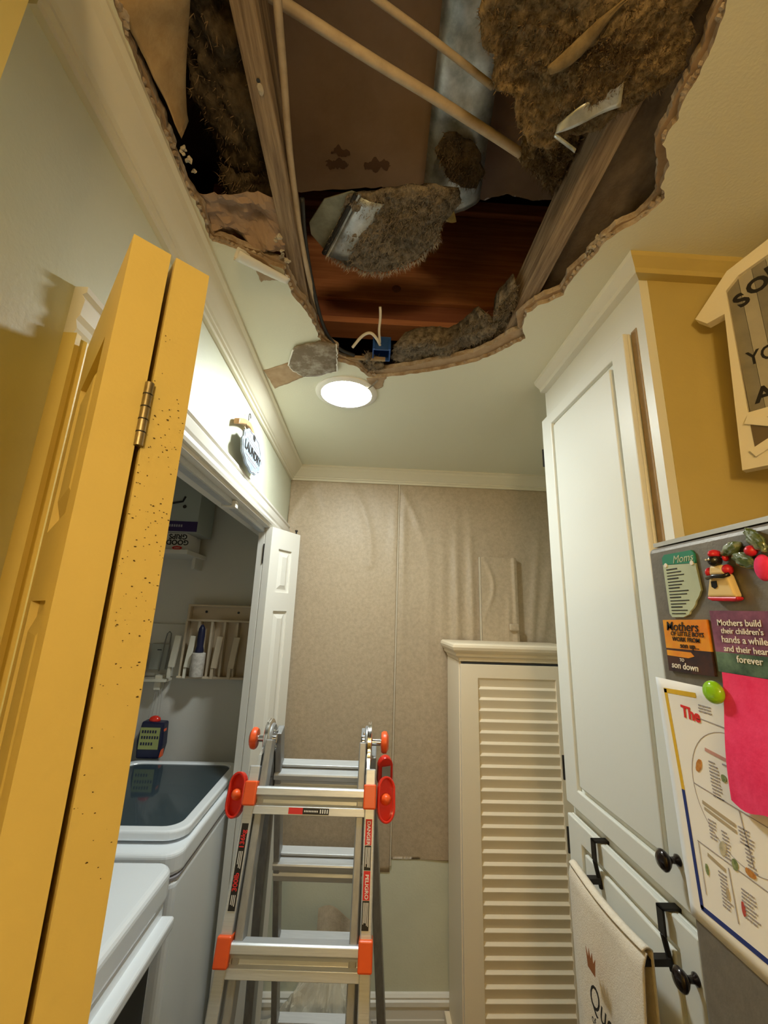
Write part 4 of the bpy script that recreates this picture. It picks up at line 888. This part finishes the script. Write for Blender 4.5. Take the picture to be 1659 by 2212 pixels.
# lock handles on the outer rails
def lock(sx, front):
    M_ = legframe(cx, AF if front else AR, front); xo = sx*(HW+.030)
    n = 24; o_ = [(.025*math.cos(t)*1, .115+(.034*math.sin(t)+(.020 if math.sin(t) >= 0 else -.020))) for t in [2*math.pi*k/n for k in range(n)]]
    i_ = [(.019*math.cos(t), .115+(.028*math.sin(t)+(.020 if math.sin(t) >= 0 else -.020))) for t in [2*math.pi*k/n for k in range(n)]]
    Mr = M_ @ Matrix.Translation((xo, 0, 0)) @ Matrix.Rotation(math.radians(-12*sx if front else 15*sx), 4, 'Z')
    mb = MB(Mr); mb.ring(o_, i_, lambda a, b: (a, .012, b), lambda a, b: (a, -.004, b)); mb.prism(o_, lambda a, b: (a, -.004, b), lambda a, b: (a, -.008, b))
    k = mb.build('lock_handle', REDP, ldr, bevel=.002)
    MB(Mr).lathe([(.015, 0), (.013, .014), (.007, .022), (.004, .023)], (0, -.005, .115), (0, 1, 0), 12).build('lock_grip', ORANGE, k, smooth='auto')
    MB(Mr).box((-.014, -.014, .085), (.014, -.008, .13)).build('lock_plate', CHROME, k)
lock(-1, True); lock(1, True); lock(1, False)
ldr.rotation_euler.z = -.035
# stickers on the ladder
MF = legframe(cx, AF, True)
def sticker(x0, x1, s0, s1, m, name='sticker', M_=MF, off=.0303):
    return MB(M_).box((x0, off, s0), (x1, off+.0006, s1)).build(name, m, ldr)
def onrail(body, x, s, size, m, down=True, off=.0312, bold=.0002):
    o_ = MF @ Vector((x, off, s)); d = (MF.to_3x3() @ Vector((0, 0, 1)))
    r_ = d if down else -d; u_ = Vector((1, 0, 0)) if down else Vector((-1, 0, 0))
    return text(body, size, o_, r_, u_, m, ldr, bold=bold)
xr = HW-.014; xl = -HW+.014
sticker(xr-.0085, xr+.0085, .158, .212, REDPRINT); sticker(xr-.0085, xr+.0085, .213, .262, BLACKP); sticker(xr-.0085, xr+.0085, .263, .318, REDPRINT); sticker(xr-.0085, xr+.0085, .319, .372, BLACKP)
onrail('DANGER', xr, .187, .0125, WHITEPRINT); onrail('PELIGRO', xr, .293, .0120, WHITEPRINT)
sticker(xl-.0085, xl+.0085, .175, .345, BLACKP)
onrail('136kg', xl, .208, .016, REDPRINT, False, bold=.0004); onrail('300lb', xl, .292, .016, REDPRINT, False, bold=.0004)
mb = MB(MF)
for a, b in ((.216, .260), (.322, .369)):
    for r in range(5): mb.box((xr-.0062+r*.0028, .0306, a), (xr-.0048+r*.0028, .0313, b-random.uniform(0, .012)))
for a, b in ((.232, .268), (.316, .341)):
    for r in range(3): mb.box((xl-.005+r*.004, .0306, a), (xl-.0032+r*.004, .0313, b-random.uniform(0, .01)))
tag(mb.build('fine_print', WHITEPRINT, ldr), kind='stuff')
# front rung sticker
mb = MB(MF).box((-.054, .0282, .1385), (-.016, .0288, .1525)); mb.build('sticker', REDPRINT, ldr)
mb = MB(MF).box((-.016, .0282, .1385), (.054, .0288, .1525)); mb.build('sticker', BLACKP, ldr)
mb = MB(MF)
for i in range(9): mb.box((-.012+i*.0042, .0286, .1435), (-.0095+i*.0042, .0291, .1475))
for i in range(4): mb.box((.030+i*.006, .0286, .1410), (.033+i*.006, .0291, .1495))
tag(mb.build('fine_print', WHITEPRINT, ldr), kind='stuff')
MR = legframe(cx, AR, False)
MB(MR).box((-.07, -.0290, .1535), (-.030, -.0281, .168)).build('sticker', REDPRINT, ldr)
MB(MR).box((-.030, -.0290, .1535), (.034, -.0281, .168)).build('sticker', SIGNW, ldr)
mb = MB(MR)
for i in range(5): mb.box((.0+i*.006, -.0295, .156), (.0032+i*.006, -.0289, .1655))
tag(mb.build('fine_print', BLACKP, ldr), kind='stuff')

# ------------------------------------------------------------------ washer and dryer
wa = empty('washing_machine', (-.83, 1.76, 0), 'white top-loading washing machine with dark glass lid, by the folding door', 'washing machine')
WX0, WX1, WY0, WY1 = -1.16, -.512, 1.425, 2.10
MB().box((WX0, WY0, .02), (WX1, WY1, .90)).build('body', WASHW, wa, bevel=.02, seg=4)
def rr(x0, y0, x1, y1, r, n=6):
    out = []
    for cx_, cy_, a0 in ((x1-r, y1-r, 0), (x0+r, y1-r, 90), (x0+r, y0+r, 180), (x1-r, y0+r, 270)):
        for k in range(n+1):
            a = math.radians(a0+90*k/n); out.append((cx_+r*math.cos(a), cy_+r*math.sin(a)))
    return out
mb = MB(); mb.ring(rr(WX0, WY0-.004, WX1+.004, WY1, .05), rr(-1.0, 1.52, -.575, 2.04, .05), lambda x, y: (x, y, .905), lambda x, y: (x, y, .965)); mb.build('top_cover', WASHW, wa, bevel=.012, seg=4)
mb = MB(); mb.ring(rr(-1.02, 1.475, -.520, 2.085, .06), rr(-.985, 1.512, -.556, 2.055, .05), lambda x, y: (x, y, .972), lambda x, y: (x, y, 1.0)); lid = mb.build('lid_frame', WASHW, wa, bevel=.008, seg=4)
MB().prism(rr(-.99, 1.508, -.552, 2.058, .05), lambda x, y: (x, y, .990), lambda x, y: (x, y, .995)).build('lid_glass', WASHG, lid)
mb = MB().lathe([(.25, .60), (.25, .93), (.235, .935), (.23, .62), (.001, .60)], (-.785, 1.775, 0), (0, 0, 1), 40); mb.build('tub', TUB, wa, smooth='auto')
MB().box((WX0, WY0+.01, .965), (-1.03, WY1-.01, 1.11)).build('control_panel', WASHW, wa, bevel=.015, seg=3)
MB().ring(rr(WX0-.001, WY0-.001, WX1+.001, WY1+.001, .03), rr(WX0+.01, WY0+.01, WX1-.01, WY1-.01, .03), lambda x, y: (x, y, .898), lambda x, y: (x, y, .904)).build('seam', GREYPRINT, wa)
mb = MB().box((-.513, 2.02, .70), (-.5105, 2.07, .86)); mb.build('energy_label', mat('yellow_label', (.72, .60, .05), rough=.6), wa)
dy = empty('dryer', (-.83, 1.06, 0), 'white clothes dryer standing between the yellow door and the washing machine', 'dryer')
DX1 = -.505; DY0, DY1 = .73, 1.395
MB().box((-1.16, DY0, .02), (DX1-.03, DY1, .80)).build('body', WASHW, dy, bevel=.012, seg=3)
mb = MB(); mb.prism(rr(-1.16, DY0, DX1+.002, DY1, .045), lambda x, y: (x, y, .885), lambda x, y: (x, y, .965)); mb.build('top_panel', WASHW, dy, bevel=.018, seg=4)
MB().prism(rr(-1.15, DY0+.006, DX1-.004, DY1-.006, .04), lambda x, y: (x, y, .80), lambda x, y: (x, y, .884)).build('front_band', WASHW, dy, bevel=.006)
MB().box((DX1-.012, DY0+.02, .826), (DX1+.028, DY1-.03, .856)).build('door_handle', WASHW, dy, bevel=.008, seg=3)
MB().box((DX1-.03, DY0+.03, .10), (DX1-.012, DY1-.05, .79)).build('door', DARKP, dy, bevel=.01)
# slim folded board between washer and door
bd = empty('folded_ironing_board', (-.50, 2.13, 0), 'slim pale folded board upright between washing machine and white door', 'ironing board')
MB().box((-.500, 2.02, .03), (-.486, 2.105, 1.00)).build('board_edge', mat('lilac_reflection', (.58, .56, .76), rough=.35), bd, bevel=.003)  # lilac tint puts the lamp's reflection into the board's colour
MB().box((-.485, 2.03, .05), (-.475, 2.105, 1.06)).build('cover', DARKP, bd)

# ------------------------------------------------------------------ closet end wall
sh = empty('closet_shelf', (-1.06, 2.08, 1.90), 'small white wall shelf high in the closet holding boxes', 'shelf')
MB().box((-1.25, 1.96, 1.905), (-.845, BW-.001, 1.925)).build('board', WHITEWALL, sh, bevel=.001)
MB().box((-.875, 2.10, 1.85), (-.86, BW-.001, 1.905)).build('bracket', WHITEWALL, sh)
cb = empty('carton', (-.97, 2.08, 1.925), 'white carton with upside-down GOOD GRIPS lettering on the closet shelf', 'box')
MB().box((-1.10, 2.0, 1.926), (-.875, 2.17, 2.010)).build('box', CARDW, cb, bevel=.001)
text('GOOD', .034, (-.915, 1.9985, 1.965), (-1, 0, 0), (0, 0, -1), BLACKP, cb, bold=.001)
text('GRIPS', .034, (-.915, 1.9985, 1.993), (-1, 0, 0), (0, 0, -1), BLACKP, cb, bold=.001)
MB().prism([(-.913+.024*math.cos(t), 1.938+.009*math.sin(t)) for t in [k*.524 for k in range(12)]], lambda x, z: (x, 1.9995, z), lambda x, z: (x, 1.9985, z)).build('logo_oval', REDPRINT, cb)
text('OXO', .011, (-.913, 1.9978, 1.938), (-1, 0, 0), (0, 0, -1), WHITEPRINT, cb)
ca = empty('carton', (-.98, 2.05, 2.01), 'larger grey carton with purple band lying above the white carton', 'box')
MB().box((-1.20, 1.97, 2.011), (-.82, 2.16, 2.30)).build('box', CARDBOX, ca, bevel=.001)
MB().box((-1.20, 1.9685, 2.013), (-.82, 1.9698, 2.062)).build('purple_band', PURPLE, ca)
mb = MB()
for i in range(9): mb.box((-.985+i*.011, 1.9676, 2.034), (-.978+i*.011, 1.9684, 2.046))
tag(mb.build('band_lettering', GREYPRINT, ca), kind='stuff')
MB().tube([(-1.06, 1.968, 2.20), (-1.01, 1.968, 2.165), (-.95, 1.968, 2.150), (-.905, 1.968, 2.160), (-.895, 1.968, 2.185)], .005, 6).build('drawn_line', BLACKP, ca)
MB().lathe([(.011, 0), (.010, .001)], (-.985, 1.969, 2.115), (0, -1, 0), 14).build('drawn_dot', BLACKP, ca)
MB().lathe([(.009, 0), (.008, .001)], (-.893, 1.969, 2.135), (0, -1, 0), 14).build('drawn_dot', BLACKP, ca)
# backing board and rack
tag(MB().box((-1.24, BW-.012, 1.335), (-.60, BW-.001, 1.580)).build('backing_board', WHITEWALL, bevel=.001), 'white backing board on the closet wall behind the rack', 'board')
rk = empty('broom_rack', (-.73, 2.17, 1.33), 'beige plastic wall rack with cream clips inside the closet', 'rack')
RY = BW-.014
MB().box((-.885, RY-.006, 1.335), (-.555, RY, 1.600)).build('back_plate', RACK, rk)
mb = MB(); mb.ring(rectp((-.880, 1.598), (-.560, 1.680)), rectp((-.868, 1.608), (-.572, 1.670)), lambda x, z: (x, RY-.040, z), lambda x, z: (x, RY, z)); mb.box((-.87, RY-.006, 1.605), (-.57, RY, 1.672)); mb.build('top_tray', RACK, rk, bevel=.002)
for x in (-.80, -.64): MB().lathe([(.006, 0), (.006, .003)], (x, RY-.006, 1.645), (0, -1, 0), 10).build('screw', DARKP, rk)
MB().box((-.885, RY-.055, 1.335), (-.555, RY, 1.345)).build('bottom_lip', RACK, rk, bevel=.002)
for i in range(6):
    x = -.875+.062*i; MB().box((x-.005, RY-.045, 1.345), (x+.005, RY, 1.598)).build('divider', RACK, rk)
for x, m_ in ((-.905, RACKC), (-.832, RACKC), (-.705, RACK), (-.625, RACK)):
    c_ = MB(Matrix.Translation((x, RY-.06, 1.455)) @ Matrix.Rotation(.10, 4, 'Y')).box((-.014, -.008, -.07), (.014, .008, .075)).build('clip', m_, rk, bevel=.002)
    MB().box((x-.022, RY-.062, 1.337), (x-.008, RY-.05, 1.39)).build('clip_stem', m_, c_)
lr = empty('lint_roller', (-.79, 2.12, 1.34), 'lint roller with navy handle standing in the beige rack', 'lint roller')
MB().lathe([(.030, 1.348), (.031, 1.350), (.031, 1.452), (.027, 1.455)], (-.785, RY-.075, 0), (0, 0, 1), 24).build('roll', ROLL, lr, smooth='auto')
MB().lathe([(.018, 1.455), (.021, 1.462), (.015, 1.485), (.017, 1.53), (.015, 1.565), (.006, 1.583), (.001, 1.586)], (-.785, RY-.075, 0), (0, 0, 1), 20).build('handle', NAVY, lr, smooth=True)
op = empty('outlet_cover', (-1.0, 2.18, 1.36), 'grey-white plastic cover plate with wire loop on the closet wall', 'cover plate')
MB().box((-1.040, RY-.012, 1.365), (-.955, RY, 1.485)).build('plate', mat('grey_plastic', (.45, .47, .43), rough=.5), op, bevel=.003)
MB().box((-1.010, RY-.0135, 1.455), (-.990, RY-.012, 1.459)).build('slot', BLACKP, op)
MB().tube([(-.985, RY-.02, 1.36), (-.975, RY-.022, 1.50), (-.970, RY-.022, 1.535), (-.960, RY-.022, 1.545), (-.951, RY-.022, 1.535), (-.951, RY-.022, 1.48), (-.957, RY-.02, 1.37)], .003, 6).build('wire_loop', mat('grey_wire', (.25, .25, .23), rough=.5), op, smooth=True)
tag(MB().box((-1.13, RY-.07, 1.335), (-1.05, RY-.002, 1.47)).build('black_pouch', DARKP, bevel=.02, seg=3), 'black pouch beside the grey cover plate, next to the yellow door', 'pouch')
hb = empty('wire_bracket', (-.98, 2.15, 1.30), 'small white wall bracket under the grey cover plate', 'bracket')
MB().box((-1.10, RY-.07, 1.318), (-.925, RY, 1.330)).build('ledge', RACKC, hb, bevel=.002)
MB().box((-.985, RY-.05, 1.28), (-.955, RY-.01, 1.345)).build('clip', RACKC, hb, bevel=.002)
bt_ = empty('hanging_pouch', (-.95, 2.14, .99), 'navy pouch with olive label hanging on strings above the washing machine', 'pouch')
mb = MB()
for k, (xa, xb) in enumerate(((-.972, -.985), (-.966, -.972), (-.958, -.953), (-.952, -.938))): mb.tube([(xa, RY-.04, 1.325), ((xa+xb)/2+.002, RY-.045, 1.24), (xb, RY-.05, 1.16)], .0013, 5)
mb.build('strings', mat('grey_string', (.40, .38, .35), rough=.8), bt_)
mb = MB(); mb.prism([(-1.005, .995), (-.905, .995), (-.895, 1.05), (-.900, 1.145), (-1.0, 1.15), (-1.012, 1.07)], lambda x, z: (x, RY-.075, z), lambda x, z: (x, RY-.02, z)); mb.build('pouch_body', NAVY, bt_, bevel=.008, seg=3)
MB().ellip((-.955, RY-.048, 1.152), (.026, .018, .018), 3).build('red_tie', REDP, bt_, smooth=True)
MB().box((-1.0, RY-.0765, 1.035), (-.912, RY-.0745, 1.125)).build('label', GREENLAB, bt_)
for z, L_ in ((1.108, 6), (1.084, 7), (1.058, 5)):
    mb = MB()
    for i in range(L_): mb.box((-.992+i*.0115, RY-.0772, z-.006), (-.985+i*.0115, RY-.0765, z+.006))
    tag(mb.build('label_lettering', NAVY, bt_), kind='stuff')
MB().box((-.909, RY-.07, 1.0), (-.898, RY-.04, 1.12)).build('orange_edge', ORANGE, bt_, bevel=.003)

# ------------------------------------------------------------------ laundry plaque on a hanger
wx = LW+.016
hg = empty('wooden_hanger', (wx, 1.31, 2.19), 'small wooden clothes hanger on the wall above the closet opening', 'hanger')
def hang(t):  # arm curve in the wall plane
    y = 1.195+.235*t; return y, 2.274-.050*abs(t-.5)**1.5*2.4-.004
up_l = [hang(k/16) for k in range(17)]
poly = [(y, z+.010) for y, z in up_l]+[(y, z-.010) for y, z in up_l[::-1]]
MB().prism(poly, lambda y, z: (wx-.008, y, z), lambda y, z: (wx+.010, y, z)).build('bar', WOODH, hg, bevel=.004, seg=3)
MB().tube([(wx, 1.312, 2.28), (wx, 1.312, 2.305)]+[(wx, 1.312+.010+.010*-math.cos(a), 2.305+.012*math.sin(a)) for a in [k*.45 for k in range(1, 8)]], .0016, 6).build('hook', BLACKMETAL, hg, smooth=True)
pq = empty('laundry_plaque', (wx, 1.33, 2.11), 'blue-grey scalloped LAUNDRY plaque hanging from the wooden hanger', 'plaque')
op_ = []
for k in range(72):
    a = 2*math.pi*k/72; q = 1+.035*math.cos(a*12)+.02*math.cos(a*5+1); op_.append((1.332+.118*q*math.cos(a), 2.178+.068*q*math.sin(a)))
tl = Matrix.Rotation(0, 4, 'Y')
px_ = wx+.014
MB().prism(op_, lambda y, z: (px_, y, z), lambda y, z: (px_+.006, y, z)).build('board', PLAQUE, pq, bevel=.001)
rimp = [(px_+.0065, 1.332+(y-1.332)*.93, 2.178+(z-2.178)*.93) for y, z in op_]; MB().tube(rimp+rimp[:1], .0011, 5).build('painted_rim', GREYPRINT, pq)
text('LAUNDRY', .042, (px_+.0072, 1.338, 2.176), (0, 1, 0), U_, BLACKP, pq, bold=.0006)
for z in (2.205, 2.150): MB().box((px_+.006, 1.262, z-.001), (px_+.0068, 1.405, z+.001)).build('painted_rule', GREYPRINT, pq)
mb = MB()
for z, y0, n_ in ((2.218, 1.285, 8), (2.193+.004, 1.27, 11), (2.143, 1.29, 8)):
    for i in range(n_): mb.box((px_+.006, y0+i*.0125, z-.004), (px_+.0068, y0+.008+i*.0125, z+.004))
tag(mb.build('small_lettering', GREYPRINT, pq), kind='stuff')
MB().lathe([(.013, 0), (.013, .001)], (px_+.006, 1.332, 2.232), (1, 0, 0), 18).build('painted_dot', BLACKP, pq)
for y in (1.262, 1.40): MB().tube([(px_+.003, y, 2.225), (wx+.008, y, 2.258)], .001, 5).build('wire', BLACKMETAL, pq)

# ------------------------------------------------------------------ crumpled drop cloth on the floor at the back wall
def dropf(u, v):
    x = -.36+.46*u; y = 1.93+.25*v; b = math.sin(math.pi*u)**.7*math.sin(math.pi*min(1, v*1.0+.05))**.6
    z = .012+b*(.20+.14*fr((x, y, 0), 5, 3))+.05*abs(fr((x, y, 2), 11, 5))
    return Vector((x+.03*fr((x, y, 4), 7), min(2.175, y+.03*fr((x, y, 6), 7)), max(.004, z)))
tag(MB().sheet(60, 40, dropf, (0, 0, -.003)).build('drop_cloth', DROP), 'crumpled pale drop cloth heaped on the floor behind the ladder', 'cloth')
def scrapf(u, v):
    x = -.15+.20*u; z = .30+.11*v*(1-.3*u); return Vector((x, BW-.03-.05*(1-v)*abs(math.sin(u*4+1)), z+.02*math.sin(u*6)))
tag(MB().sheet(20, 10, scrapf, (0, .001, 0)).build('paper_scrap', FELT), 'loose torn scrap of brown paper sagging below the sheet edge', 'paper scrap')
